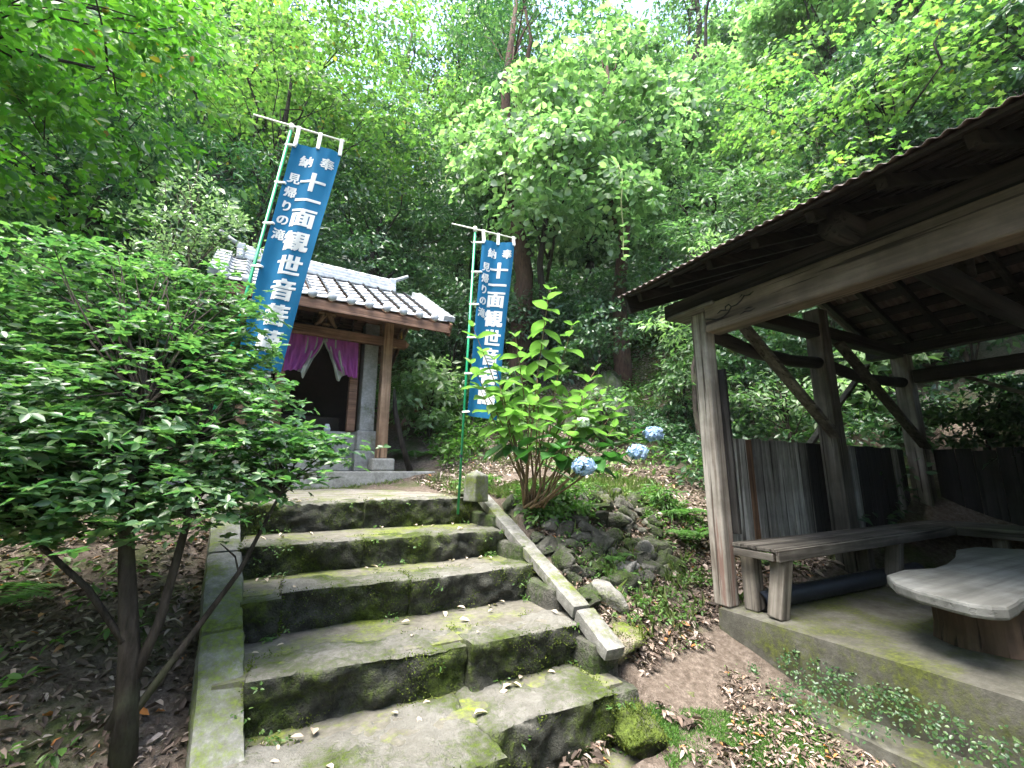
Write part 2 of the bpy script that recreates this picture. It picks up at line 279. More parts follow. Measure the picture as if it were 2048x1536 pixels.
class MB:
    def __init__(s): s.V = []; s.F = []
    def add(s, V, F):
        k = len(s.V); s.V += [tuple(v) for v in V]; s.F += [tuple(i + k for i in f) for f in F]; return s
    def box(s, x0, x1, y0, y1, z0, z1):
        V = [(x, y, z) for z in (z0, z1) for y in (y0, y1) for x in (x0, x1)]
        return s.add(V, [(0, 2, 3, 1), (4, 5, 7, 6), (0, 1, 5, 4), (2, 6, 7, 3), (0, 4, 6, 2), (1, 3, 7, 5)])
    def bar(s, a, b, w, h, up=(0, 0, 1)):
        a = Vector(a); b = Vector(b); d = (b - a).normalized(); u = Vector(up); x = d.cross(u).normalized(); u = x.cross(d).normalized()
        V = [p + x * (sx * w / 2) + u * (sz * h / 2) for p in (a, b) for sz in (-1, 1) for sx in (-1, 1)]
        return s.add(V, [(0, 2, 3, 1), (4, 5, 7, 6), (0, 1, 5, 4), (2, 6, 7, 3), (0, 4, 6, 2), (1, 3, 7, 5)])
    def tube(s, pts, rad, n=8, cap=True):
        pts = [Vector(p) for p in pts]; k = len(pts)
        if not hasattr(rad, '__len__'): rad = [rad] * k
        V = []; prev = None
        for i, p in enumerate(pts):
            d = (pts[min(i + 1, k - 1)] - pts[max(i - 1, 0)]).normalized()
            if prev is None:
                x = d.orthogonal().normalized()
            else:
                x = (prev - d * prev.dot(d)); x = x.normalized() if x.length > 1e-6 else d.orthogonal().normalized()
            prev = x; y = d.cross(x)
            V += [p + (x * math.cos(2 * math.pi * j / n) + y * math.sin(2 * math.pi * j / n)) * rad[i] for j in range(n)]
        F = [(i * n + j, i * n + (j + 1) % n, (i + 1) * n + (j + 1) % n, (i + 1) * n + j) for i in range(k - 1) for j in range(n)]
        if cap: F += [tuple(range(n - 1, -1, -1)), tuple(range((k - 1) * n, k * n))]
        return s.add(V, F)
    def mesh(s, name): return mesh_from(name, s.V, s.F)
    def build(s, name, mat, parent=None, smooth=False, bevel=0, label=None): return part(name, s.mesh(name), mat, parent, smooth, bevel, label)

def rough_block(sx, sy, sz, res=0.05, amp=0.015, rnd=0.03, seed=0, lean=0.0):
    """a hand-cut block, centre of base at origin: rounded edges, pitted faces"""
    bm = bmesh.new(); bmesh.ops.create_cube(bm, size=1)
    for v in bm.verts: v.co = Vector((v.co.x * sx, v.co.y * sy, (v.co.z + 0.5) * sz))
    for ax, s_ in ((0, sx), (1, sy), (2, sz)):
        n = max(2, int(s_ / res))
        es = [e for e in bm.edges if abs((e.verts[1].co - e.verts[0].co).normalized()[ax]) > 0.9]
        bmesh.ops.subdivide_edges(bm, edges=es, cuts=n - 1, use_grid_fill=True)
    o3 = Vector((seed * 7.31, seed * 3.17, seed * 1.7))
    for v in bm.verts:
        c = v.co.copy(); q = Vector((max(-sx / 2 + rnd, min(sx / 2 - rnd, c.x)), max(-sy / 2 + rnd, min(sy / 2 - rnd, c.y)), max(rnd, min(sz - rnd, c.z))))
        d = c - q
        if d.length > 1e-6:
            c = q + d.normalized() * rnd
            nrm = d.normalized()
            a = noise.fractal((c + o3) * 3.2, 1.0, 2.0, 4) * amp * 1.3 + noise.fractal((c + o3) * 14, 1.0, 2.0, 3) * amp * 0.7
            k = Vector((nrm.x * .25, nrm.y, nrm.z * (.45 if nrm.z > .5 else 1))); c += k * a
        c.y -= lean * (c.z - sz) if c.y < 0 else 0
        v.co = c
    me = bpy.data.meshes.new('block'); bm.to_mesh(me); bm.free(); return me
def rock_mesh(seed, sub=3, sq=(1, 1, 0.75), amp=0.35):
    bm = bmesh.new(); bmesh.ops.create_icosphere(bm, subdivisions=sub, radius=0.5)
    o3 = Vector((seed * 5.3, seed * 2.1, seed * 9.7)); rng = random.Random(seed)
    planes = [(Vector((rng.gauss(0, 1), rng.gauss(0, 1), rng.gauss(0, 1))).normalized(), rng.uniform(0.2, 0.38)) for _ in range(14)]
    for v in bm.verts:
        for n_, d in planes:
            e = v.co.dot(n_) - d
            if e > 0: v.co -= n_ * e * 0.96
        n_ = v.co.normalized()
        v.co += n_ * (noise.fractal((v.co + o3) * 2.2, 1, 2, 4) * 0.5 * amp * 0.5 + noise.fractal((v.co + o3) * 9, 1, 2, 3) * 0.03)
        v.co = Vector((v.co.x * sq[0], v.co.y * sq[1], v.co.z * sq[2]))
    me = bpy.data.meshes.new('rock'); bm.to_mesh(me); bm.free()
    me.polygons.foreach_set('use_smooth', [True] * len(me.polygons)); return me

# fast leaf meshes
def tri_mesh(name, V, T, mat):
    me = bpy.data.meshes.new(name); V = np.ascontiguousarray(V, np.float32); T = np.ascontiguousarray(T, np.int32)
    me.vertices.add(len(V)); me.vertices.foreach_set('co', V.ravel())
    me.loops.add(T.size); me.loops.foreach_set('vertex_index', T.ravel())
    me.polygons.add(len(T)); me.polygons.foreach_set('loop_start', np.arange(0, T.size, 3, dtype=np.int32))
    me.update(calc_edges=True); me.materials.append(mat); return me
def nrm(a): return a / np.maximum(np.linalg.norm(a, axis=1, keepdims=True), 1e-9)
def leaf_arrays(P, D, Nn, Ln, W, fold=0.12, shape='leaf', droop=0.15):
    D = nrm(D); Nn = Nn - D * (Nn * D).sum(1, keepdims=True); Nn = nrm(Nn); S = np.cross(D, Nn)
    Ln = Ln[:, None]; W = W[:, None]; n = len(P)
    if shape == 'quad':
        V = np.stack([P, P + D * Ln * .45 + S * W / 2 + Nn * W * fold, P + D * Ln - Nn * Ln * droop, P + D * Ln * .45 - S * W / 2 + Nn * W * fold], 1)
        T = np.array([[0, 1, 2], [0, 2, 3]])
    elif shape == 'leaf':
        V = np.stack([P, P + D * Ln * .3 + S * W * .45 + Nn * W * fold, P + D * Ln * .68 + S * W * .4 + Nn * (W * fold - Ln * droop * .5), P + D * Ln - Nn * Ln * droop,
                      P + D * Ln * .68 - S * W * .4 + Nn * (W * fold - Ln * droop * .5), P + D * Ln * .3 - S * W * .45 + Nn * W * fold], 1)
        T = np.array([[0, 1, 2], [0, 2, 3], [0, 3, 4], [0, 4, 5]])
    else:   # palmate, five points
        pts = [(0, 0), (0.12, .5), (.38, .22), (.48, .52), (.62, .2), (1.0, 0), (.62, -.2), (.48, -.52), (.38, -.22), (.12, -.5)]
        V = np.stack([P + D * Ln * a + S * W * b_ - Nn * Ln * droop * a * a for a, b_ in pts] + [P + D * Ln * .34], 1)
        T = np.array([[10, i, (i + 1) % 10] for i in range(10)])
    k = V.shape[1]
    TT = (T[None] + (np.arange(n) * k)[:, None, None]).reshape(-1, 3)
    return V.reshape(-1, 3), TT
def joinVT(lst):
    Vs, Ts, k = [], [], 0
    for V, T in lst: Vs.append(V); Ts.append(T + k); k += len(V)
    return np.concatenate(Vs), np.concatenate(Ts)
UP = np.array([0, 0, 1.0])
def clump_leaves(rng, C, RAD, OUT, per, ln, w, flat=0.22, tilt=0.45, jit=0.5, droop=0.12, shape='quad', sag=0.3, updir=0.0):
    """leaf sprays: each clump is a loose shallow dome of leaves pointing away from its middle"""
    K = len(C); n = K * per
    CN = nrm(UP * 1.0 + OUT * tilt + rng.normal(0, .18, (K, 3)))
    A = nrm(np.cross(CN, rng.normal(0, 1, (K, 3)))); B = np.cross(CN, A)
    ci = np.repeat(np.arange(K), per)
    th = rng.uniform(0, 2 * np.pi, n); rr = np.sqrt(rng.uniform(0, 1, n))
    rad = RAD[ci] * rr
    radial = A[ci] * np.cos(th)[:, None] + B[ci] * np.sin(th)[:, None]
    P = C[ci] + radial * rad[:, None] + CN[ci] * (rng.normal(0, 1, n) * flat * RAD[ci] * 0.5 - sag * rr ** 2 * RAD[ci] * .5)[:, None]
    D = radial + rng.normal(0, .55, (n, 3)) + CN[ci] * (-0.25 + updir)
    NN = CN[ci] + rng.normal(0, jit, (n, 3))
    sc_ = rng.uniform(.65, 1.25, n)
    return leaf_arrays(P, D, NN, ln * sc_, w * sc_, shape=shape, droop=droop)
def blob_clumps(rng, blobs, density, cr, shell=0.55):
    C, O = [], []
    for (x, y, z, r) in blobs:
        k = max(3, int(density * r ** 2))
        d = nrm(rng.normal(0, 1, (k, 3))); rr = r * rng.uniform(shell, 1.0, k) ** 0.8
        c = d * rr[:, None] * np.array([1, 1, .8]); C.append(c + np.array([x, y, z])); O.append(d)
    C = np.concatenate(C); O = np.concatenate(O); return C, O, rng.uniform(.6, 1.35, len(C)) * cr
def curve_pts(a, b, k=5, sag=0.0, wob=0.1, rnd=None, rise=0.25):
    a = Vector(a); b = Vector(b); Lg = (b - a).length; out = []
    for i in range(k):
        t = i / (k - 1); p = a.lerp(b, t); p.z += math.sin(t * math.pi) * Lg * rise * 0.4 - sag * t * t
        if rnd and 0 < i < k - 1: p += Vector((rnd.uniform(-1, 1), rnd.uniform(-1, 1), rnd.uniform(-1, 1))) * wob * Lg * 0.2
        out.append(p)
    return out
def tree(name, label, base, blobs, leafm, barkm, density=14, cr=.42, per=46, ln=.1, w=.06, trunk_r=.12, seed=0, shape='quad', cat='tree', group=None, top=None, flat=.22, tilt=.45, jit=.5, limbs=True, droop=.12, sag=.3, twigs=0, split=0.35, origin=None, updir=0.0):
    """tapered trunk, limbs reaching into each mass of leaves, crown of leaf sprays"""
    rng = np.random.default_rng(seed); rnd = random.Random(seed)
    base = Vector(base); t = thing(name, label, cat, base, 0, group)
    rel = [(x - base.x, y - base.y, z - base.z, r) for x, y, z, r in blobs]
    C, O, RA = blob_clumps(rng, rel, density, cr)
    V, T = clump_leaves(rng, C, RA, O, per, ln, w, flat, tilt, jit, droop, shape, sag, updir)
    link(bpy.data.objects.new('crown', tri_mesh('crown', V, T, leafm)), t)
    mb = MB(); cz = sum(b[2] * b[3] for b in rel) / sum(b[3] for b in rel); cx = sum(b[0] * b[3] for b in rel) / sum(b[3] for b in rel); cy = sum(b[1] * b[3] for b in rel) / sum(b[3] for b in rel)
    tp = Vector(top) - base if top else Vector((cx * .7, cy * .7, cz + .3 * max(b[3] for b in rel)))
    tpts = [Vector((0, 0, -.3))] + [tp * s_ + Vector((rnd.uniform(-1, 1), rnd.uniform(-1, 1), 0)) * .04 * tp.length * (0.3 + s_) * (s_ < 1) for s_ in (0.02, .25, .5, .75, 1)]
    mb.tube(tpts, [trunk_r * k for k in (1.5, 1.2, .9, .7, .48, .2)], 9)
    if limbs:
        for (x, y, z, r) in rel:
            s_ = rnd.uniform(split, .8); a = tp * s_
            pts = curve_pts(a, (x, y, z), 5, 0, .25, rnd); r0 = max(.012, trunk_r * (1 - s_) * .62)
            mb.tube(pts, [r0, r0 * .8, r0 * .62, r0 * .45, r0 * .2], 6)
            for _ in range(3 + twigs):
                d = Vector((rnd.gauss(0, 1), rnd.gauss(0, 1), rnd.gauss(0.2, .6))).normalized() * r * .85
                a2 = pts[rnd.choice((2, 3, 4))]
                mb.tube(curve_pts(a2, Vector((x, y, z)) + d, 4, 0, .3, rnd), [r0 * .35, r0 * .28, r0 * .2, .004], 5)
    mb.build('trunk', barkm, t, smooth=True)
    return t
def dup(root, loc, rz=0, scale=1, label=None, group=None):
    r = root.copy(); COL.objects.link(r); r.location = loc; r.rotation_euler = (0, 0, rz); r.scale = (scale,) * 3 if not hasattr(scale, '__len__') else scale
    if label: r['label'] = label
    if group: r['group'] = group
    for ch in list(root.children):
        c = ch.copy(); COL.objects.link(c); c.parent = r
        for g in ch.children:
            d = g.copy(); COL.objects.link(d); d.parent = c
    return r

# ------------------------------------------------------------------ terrain (x along the step edges, y up the stairs)
CP = [(1, .5, -.02), (2, 1, 0), (2.6, 1.2, .02), (1.9, 1.7, .06), (2.4, 2.0, .18), (2.9, 2.4, .33), (2.7, 1.7, .1), (3.3, 2.75, .45), (3.3, 3.05, .6), (4.2, 3.4, .85), (5.2, 4, 1.25), (6.5, 5, 2.0),
      (2.2, 2.45, .4), (2.6, 2.78, .5), (2.9, 2.98, .58), (1.9, 3.9, 1.1), (2.3, 3.5, 1.1), (2.9, 3.6, 1.12), (3.5, 3.9, 1.14), (4.1, 4.3, 1.25), (2, 4.5, 1.16), (3, 5, 1.32), (2.3, 6, 1.3), (2.6, 7, 1.55),
      (5, 5, 1.8), (5, 6, 2.2), (3.5, 6.5, 1.75), (6, 6, 2.6), (7, 7, 3.3), (4, 8, 2.9), (2.2, 8.4, 2.0), (3, 10, 3.6), (0, 10, 2.8), (-2, 10, 3.2), (0, 8.6, 1.6),
      (-.5, 2.5, .36), (-.55, 3.2, .68), (-1, 3.5, .78), (-.6, 4.2, 1.05), (-1.5, 4.8, 1.1), (-2.5, 6.5, 1.35), (-3, 3, .95), (-5, 5, 1.9), (-1, 1.5, .08), (-3, 1, .5), (-6, 2, 1.6), (-.6, 2.0, .14),
      (.8, 1.2, -.02), (.8, 2.2, .05), (.8, 3, .4), (.8, 3.9, .8), (.8, 4.8, 1.12), (.8, 6.3, 1.15), (0, 5.5, 1.13), (1.6, 5.2, 1.14),
      (0, -3, -.3), (3, -3, -.2), (-3, -3, 0), (3.6, 1, .08), (3.2, 0, 0), (5, 0, .1), (3.6, 2.2, .4), (5, 2.0, .4), (4.5, 2.9, .78), (6, 3.1, 1.25), (7.6, 2, 1.9), (7.6, 0, 1.8), (9, 3, 3.3), (9, 0, 3.0), (7.2, -2, 1.2), (6, 1, .2),
      (0, 20, 8.5), (10, 20, 13), (20, 20, 18), (20, 5, 11), (-10, 20, 10), (-15, 5, 6), (20, -10, 6), (0, -15, -1), (-15, -10, 1), (0, 45, 24), (40, 40, 38), (45, 0, 25), (-40, 40, 26), (-40, 0, 16), (0, -40, 4), (40, -40, 18), (-40, -40, 7), (0, 80, 46), (80, 0, 45), (70, 70, 70), (-80, 60, 45)]
CPa = np.array(CP, float)
def tps(r2): return np.where(r2 > 1e-12, 0.5 * r2 * np.log(np.maximum(r2, 1e-12)), 0)
def kern(A, B): return np.sqrt(((A[:, None, :] - B[None, :, :]) ** 2).sum(2) + 0.04)      # linear kernel: follows the points without overshoot
_K = kern(CPa[:, :2], CPa[:, :2]) - 0.012 * 0
_n = len(CPa); _A = np.zeros((_n + 3, _n + 3)); _A[:_n, :_n] = _K; _A[:_n, _n] = 1; _A[:_n, _n + 1:] = CPa[:, :2]; _A[_n:, :_n] = _A[:_n, _n:].T
_W = np.linalg.solve(_A, np.concatenate([CPa[:, 2], np.zeros(3)]))
def ground_np(X, Y):
    P = np.stack([X.ravel(), Y.ravel()], 1); out = np.empty(len(P))
    for i in range(0, len(P), 20000):
        q = P[i:i + 20000]; out[i:i + 20000] = kern(q, CPa[:, :2]) @ _W[:_n] + _W[_n] + q @ _W[_n + 1:]
    return out.reshape(X.shape)
def ground(x, y): return float(ground_np(np.array([x]), np.array([y]))[0])
def axis(lo, hi, a, b, fine, coarse):
    xs = list(np.arange(a, b + 1e-6, fine)); s = fine; x = a
    while x > lo: s = min(coarse, s * 1.18); x -= s; xs.insert(0, x)
    s = fine; x = xs[-1]
    while x < hi: s = min(coarse, s * 1.18); x += s; xs.append(x)
    return np.array(xs)
gx = axis(-90, 110, -3.2, 7.5, .06, 5); gy = axis(-60, 110, 0.6, 8.5, .06, 5)
GX, GY = np.meshgrid(gx, gy); GZ = ground_np(GX, GY)
rngg = np.random.default_rng(3)
for j in range(GX.shape[0]):
    for i in range(GX.shape[1]):
        x, y = GX[j, i], GY[j, i]
        if -.1 - .1 * (y - 2) < x < 1.95 and 1.8 < y < 4.24:
            GZ[j, i] = min(GZ[j, i], (y - 1.97) * .43 - .12)
        if -4 < x < 9 and 0 < y < 10:
            k = .035 if not (-.2 < x < 1.9 and 3.9 < y < 7) else .008
            GZ[j, i] += noise.fractal(Vector((x * 1.7, y * 1.7, 0)), 1, 2, 4) * k
nx, ny = len(gx), len(gy)
idx = np.arange(nx * ny).reshape(ny, nx)
T1 = np.stack([idx[:-1, :-1], idx[:-1, 1:], idx[1:, 1:]], -1).reshape(-1, 3); T2 = np.stack([idx[:-1, :-1], idx[1:, 1:], idx[1:, :-1]], -1).reshape(-1, 3)
gme = tri_mesh('ground', np.stack([GX.ravel(), GY.ravel(), GZ.ravel()], 1), np.concatenate([T1, T2]), M['ground'])
gme.polygons.foreach_set('use_smooth', [True] * len(gme.polygons))
gob = link(bpy.data.objects.new('ground', gme)); gob['kind'] = 'structure'

# paths: earth landing before the shrine, concrete at the foot of the stairs
def sheet(name, outline_fn, mat, z_off):
    pass
def grid_sheet(name, x0, x1, y0, y1, zf, mat, step=.06, edge=.05, seed=0):
    xs = np.arange(x0, x1 + 1e-6, step); ys = np.arange(y0, y1 + 1e-6, step); X, Y = np.meshgrid(xs, ys); X = X.copy(); Y = Y.copy()
    Z = np.array([[zf(x, y) for x in xs] for y in ys])
    for j in range(len(ys)):
        for i in range(len(xs)):
            n_ = noise.fractal(Vector((xs[i] * 3, ys[j] * 3, seed)), 1, 2, 3)
            if i in (0, len(xs) - 1): X[j, i] += n_ * edge
            if j in (0, len(ys) - 1): Y[j, i] += n_ * edge
            if i in (0, len(xs) - 1) or j in (0, len(ys) - 1): Z[j, i] -= .06
            Z[j, i] += n_ * .006
    n1, n2 = len(xs), len(ys); idx = np.arange(n1 * n2).reshape(n2, n1)
    T = np.concatenate([np.stack([idx[:-1, :-1], idx[:-1, 1:], idx[1:, 1:]], -1).reshape(-1, 3), np.stack([idx[:-1, :-1], idx[1:, 1:], idx[1:, :-1]], -1).reshape(-1, 3)])
    me = tri_mesh(name, np.stack([X.ravel(), Y.ravel(), Z.ravel()], 1), T, mat); me.polygons.foreach_set('use_smooth', [True] * len(me.polygons))
    o = link(bpy.data.objects.new(name, me)); o['kind'] = 'structure'; return o
grid_sheet('landing', -.9, 1.75, 4.25, 7.2, lambda x, y: 1.15 + (y - 4.25) * .01, M['gravel'], seed=1)
grid_sheet('path', -.3, 2.05, .3, 2.1, lambda x, y: .015 + max(0, x - 1.6) * .05, M['tread'], seed=2)

# ------------------------------------------------------------------ stone staircase
st = thing('stone_staircase', 'mossy old stone staircase of five steps climbing to the small shrine', 'staircase', (.8, 2, 0))
def into(o, root):
    o.parent = root; o.matrix_parent_inverse = Matrix.Translation(-Vector(root.location)); return o
ZT = [0, .285, .505, .72, .915, 1.145]; VF = [0, 1.97, 2.36, 2.95, 3.48, 4.14, 4.6]
STONES = {1: [(-.12, .92, -.2), (.92, 1.66, 0)], 2: [(-.02, 1.0, .01), (1.0, 1.74, -.02)], 3: [(-.1, .1, -.06), (.1, .84, .02), (.84, 1.78, 0)],
          4: [(-.16, .62, .01), (.62, 1.78, 0)], 5: [(-.2, .75, .02), (.75, 1.75, 0)]}
rs = random.Random(5)
for k in range(1, 6):
    v0 = VF[k]; v1 = VF[k + 1] + .12; z = ZT[k]; zb = ZT[k - 1]
    grid = MB()
    tr = rough_block(1.95, v1 - v0 - .05, .12, .07, .004, .012, seed=k)
    o = part('step_tread', tr, M['tread'], st, smooth=True); o.location = Vector((.82, (v0 + v1) / 2 + .08, z - .126)) - st.location
    for i, (a, b_, off) in enumerate(STONES[k]):
        dep = .30 if k > 1 else (.55 if i == 0 else .42)
        hgt = z - zb + .06 + (.03 if k == 1 else 0)
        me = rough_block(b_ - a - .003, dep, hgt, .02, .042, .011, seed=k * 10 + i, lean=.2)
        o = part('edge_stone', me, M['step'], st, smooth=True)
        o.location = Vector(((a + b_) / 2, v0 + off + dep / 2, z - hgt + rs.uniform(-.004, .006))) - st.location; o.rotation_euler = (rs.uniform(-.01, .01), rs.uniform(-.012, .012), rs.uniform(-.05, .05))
# left curb: three long flags following the slope
def slope_slab(a, b_, w, th, seed, amp=.008, rnd=.022):
    a = Vector(a); b_ = Vector(b_); Lg = (b_ - a).length
    me = rough_block(Lg, w, th, .03, amp, rnd, seed)
    d = (b_ - a).normalized(); y = Vector((0, 0, 1)).cross(d).normalized(); z = d.cross(y)
    mat = Matrix((d, y, z)).transposed().to_4x4(); mat.translation = (a + b_) / 2 - z * th
    return me, mat
for i, (a, b_) in enumerate([((-.06, 2.0, .2), (-.15, 2.74, .64)), ((-.15, 2.75, .645), (-.23, 3.5, .9)), ((-.23, 3.51, .905), (-.31, 4.25, 1.16))]):
    me, mt = slope_slab(a, b_, .185, .22, 40 + i, .008); o = part('curb_stone', me, M['curb'], st, smooth=True); o.matrix_local = Matrix.Translation(-Vector(st.location)) @ mt
me = rough_block(.34, .24, .2, .04, .01, .03, 46); o = part('curb_stone', me, M['curb'], st, smooth=True); o.location = Vector((-.02, 1.87, .05)) - Vector(st.location)
for i, (a, b_, w) in enumerate([((1.77, 2.40, .585), (1.89, 4.22, 1.2), .12), ((1.775, 2.1, .435), (1.785, 2.39, .57), .13)]):
    me, mt = slope_slab(a, b_, w, .075, 50 + i, .006, .009); o = part('ramp_stone', me, M['ramp'], st, smooth=True, label='pale sloping stone rail beside the steps'); o.matrix_local = Matrix.Translation(-Vector(st.location)) @ mt
for i, (x, y, z, s_) in enumerate([(1.86, 3.95, .8, (.2, .55, .32)), (1.83, 3.4, .6, (.2, .55, .34)), (1.79, 2.86, .42, (.2, .5, .32)), (1.78, 2.4, .24, (.2, .42, .3)), (1.77, 2.12, .16, (.17, .2, .2))]):
    me = rough_block(*s_, .04, .02, .03, 60 + i); o = part('side_stone', me, M['rubble'], st, smooth=True); o.location = Vector((x, y, z - .1)) - Vector(st.location)

# ------------------------------------------------------------------ boulders and rubble bank
ROCK = [rock_mesh(i + 1, 3, (1, .85 + .05 * (i % 3), .7 + .06 * (i % 4))) for i in range(8)]
def boulder(loc, size, mat, label, seed, rz=0, cat='boulder', name='boulder', group=None, sub=4, sq=(1, .85, .75)):
    me = rock_mesh(seed, sub, sq, .5); o = part(name, me, mat, None, smooth=True); o.location = loc; o.scale = size if hasattr(size, '__len__') else (size,) * 3; o.rotation_euler = (0, 0, rz)
    return tag(o, label, cat, group)
boulder((1.72, 1.95, .09), (.26, .36, .44), M['moss_rock'], 'moss covered upright boulder at the right end of the bottom step', 21)
boulder((2.06, 2.4, .36), (.46, .42, .42), M['tan_rock'], 'large tan boulder with a mossy flank beside the lower stone rail', 22, .5)
boulder((2.0, 2.66, .52), (.3, .35, .3), M['rubble'], 'dark boulder between the stone rail and the tan boulder', 23, 1.5)
for i, (x, y, z, s_, lab) in enumerate([(2.02, 2.02, .16, .13, 'small tan stone lying on the path, nearest the mossy corner boulder'), (2.13, 2.1, .19, .15, 'long tan stone topmost in the little heap beside the path'), (2.2, 2.0, .15, .17, 'flat mossy tan stone lowest in the little heap beside the path'), (2.3, 2.13, .2, .11, 'small grey stone at the right end of the little heap beside the path')]):
    boulder((x, y, z), (s_, s_ * .7, s_ * .6), M['tan_rock'] if i < 3 else M['rubble'], lab, 30 + i, i, 'stone', 'stone', None, 3)
dw = thing('dry_stone_wall', 'tumbled mossy rubble stone bank holding up the hydrangea terrace', 'stone wall', (2.4, 3.2, .8))
rw = random.Random(11)
def bank_pt(s_, t):
    bx, by = 1.98 + 1.25 * s_, 2.6 + .42 * s_; tx, ty = 1.95 + 1.95 * s_, 3.82 - .12 * math.sin(s_ * 3) + .2 * s_
    return bx + (tx - bx) * t, by + (ty - by) * t
rows = 8; cnt = 0
for r_ in range(rows):
    nst = 16
    for i in range(nst):
        s_ = (i + rw.uniform(.1, .9)) / nst; t_ = (r_ + rw.uniform(.15, .85)) / rows
        x, y = bank_pt(s_, t_); z = ground(x, y); sz = rw.uniform(.12, .29) * (1.15 - .25 * t_)
        o = part('stone', ROCK[rw.randrange(8)].copy() if False else ROCK[rw.randrange(8)], None, dw)
        o.location = Vector((x, y, z + sz * .06)) - Vector(dw.location); o.scale = (sz * rw.uniform(.9, 1.4), sz * rw.uniform(.8, 1.2), sz * rw.uniform(.7, 1.1))
        o.rotation_euler = (rw.uniform(-.5, .5), rw.uniform(-.5, .5), rw.uniform(0, 6.3))
        if not o.data.materials: o.data.materials.append(M['rubble'])
        if rw.random() < .14: o.material_slots[0].link = 'OBJECT'; o.material_slots[0].material = M['pale_rock']
        cnt += 1
boulder((2.92, 3.66, 1.12), (.34, .26, .16), M['tan_rock'], 'flat brown stone on the grassy edge above the rubble bank', 36, .4, 'stone', 'stone', None, 3)
boulder((3.45, 3.72, 1.02), (.24, .2, .26), M['pale_rock'], 'pale grey angular stone on the edge of the bank right of the brown one', 37, 1.4, 'stone', 'stone', None, 3)
boulder((3.7, 3.85, 1.05), (.22, .2, .3), M['pale_rock'], 'pale upright stone at the far right end of the bank edge', 38, .2, 'stone', 'stone', None, 3)
boulder((5.1, 6.0, 2.3), (2.0, 1.5, 2.0), M['face_rock'], 'big weathered grey rock face half covered in ivy on the slope', 39, .3, 'rock', 'rock_outcrop', None, 5, (1, .85, .9))
boulder((5.1, 2.95, .85), (.55, .4, .5), M['rubble'], 'mossy rock seen under the bench behind the end wall', 40, .7)
boulder((4.1, 2.62, .55), (.6, .34, .42), M['rubble'], 'rounded mossy boulder just behind the corner post of the shelter', 41, .2)
boulder((7.6, 2.6, 2.1), (1.3, 1.1, 1.0), M['rubble'], 'dark rock on the slope behind the rear shelter post', 42, .2)
boulder((7.7, 1.4, 2.2), (1.5, 1.4, 1.2), M['rubble'], 'dark rock deep in shade behind the back wall of the shelter', 43, 1.2)

# stone marker post at the stair head, flat stones heaped behind it
sp = MB(); w_ = .085
sp.add([(-w_, -w_, 0), (w_, -w_, 0), (w_, w_, 0), (-w_, w_, 0), (-w_ * .95, -w_ * .95, .24), (w_ * .95, -w_ * .95, .24), (w_ * .95, w_ * .95, .24), (-w_ * .95, w_ * .95, .24), (0, 0, .29)],
       [(0, 3, 2, 1), (0, 1, 5, 4), (1, 2, 6, 5), (2, 3, 7, 6), (3, 0, 4, 7), (4, 5, 8), (5, 6, 8), (6, 7, 8), (7, 4, 8)])
o = sp.build('stone_marker', M['curb'], bevel=.012); o.location = (1.69, 3.9, 1.13); o.rotation_euler = (0, .02, .3); tag(o, 'short square granite marker post with a low pointed top at the stair head', 'marker post')
o2 = o.copy(); COL.objects.link(o2); o2.location = (-.3, 4.02, 1.32); o2.rotation_euler = (0, 0, .1); tag(o2, 'tan capped granite marker post mostly hidden behind the near bush', 'marker post')
st_ = MB(); st_.tube([(0, 0, -.1), (0, 0, .12), (.01, .01, .26), (.03, 0, .36)], [.15, .12, .09, .03], 10); o = st_.build('tree_stump', M['twig'], smooth=True); o.location = (2.58, 8.85, ground(2.58, 8.85)); o.scale = (1.2,) * 3; tag(o, 'pale broken stump standing in the greenery right of the shrine', 'stump')
for i, (dx, dy, dz, s_) in enumerate([(.06, .3, 0, .3), (.1, .32, .09, .26)]):
    boulder((1.69 + dx, 3.95 + dy, 1.18 + dz), (s_, s_ * .8, .12), M['rubble'] if i == 0 else M['pale_rock'], ['lower flat stone heaped behind the granite marker post', 'upper flat stone heaped behind the granite marker post'][i], 70 + i, i, 'stone', 'flat_stone', None, 3)

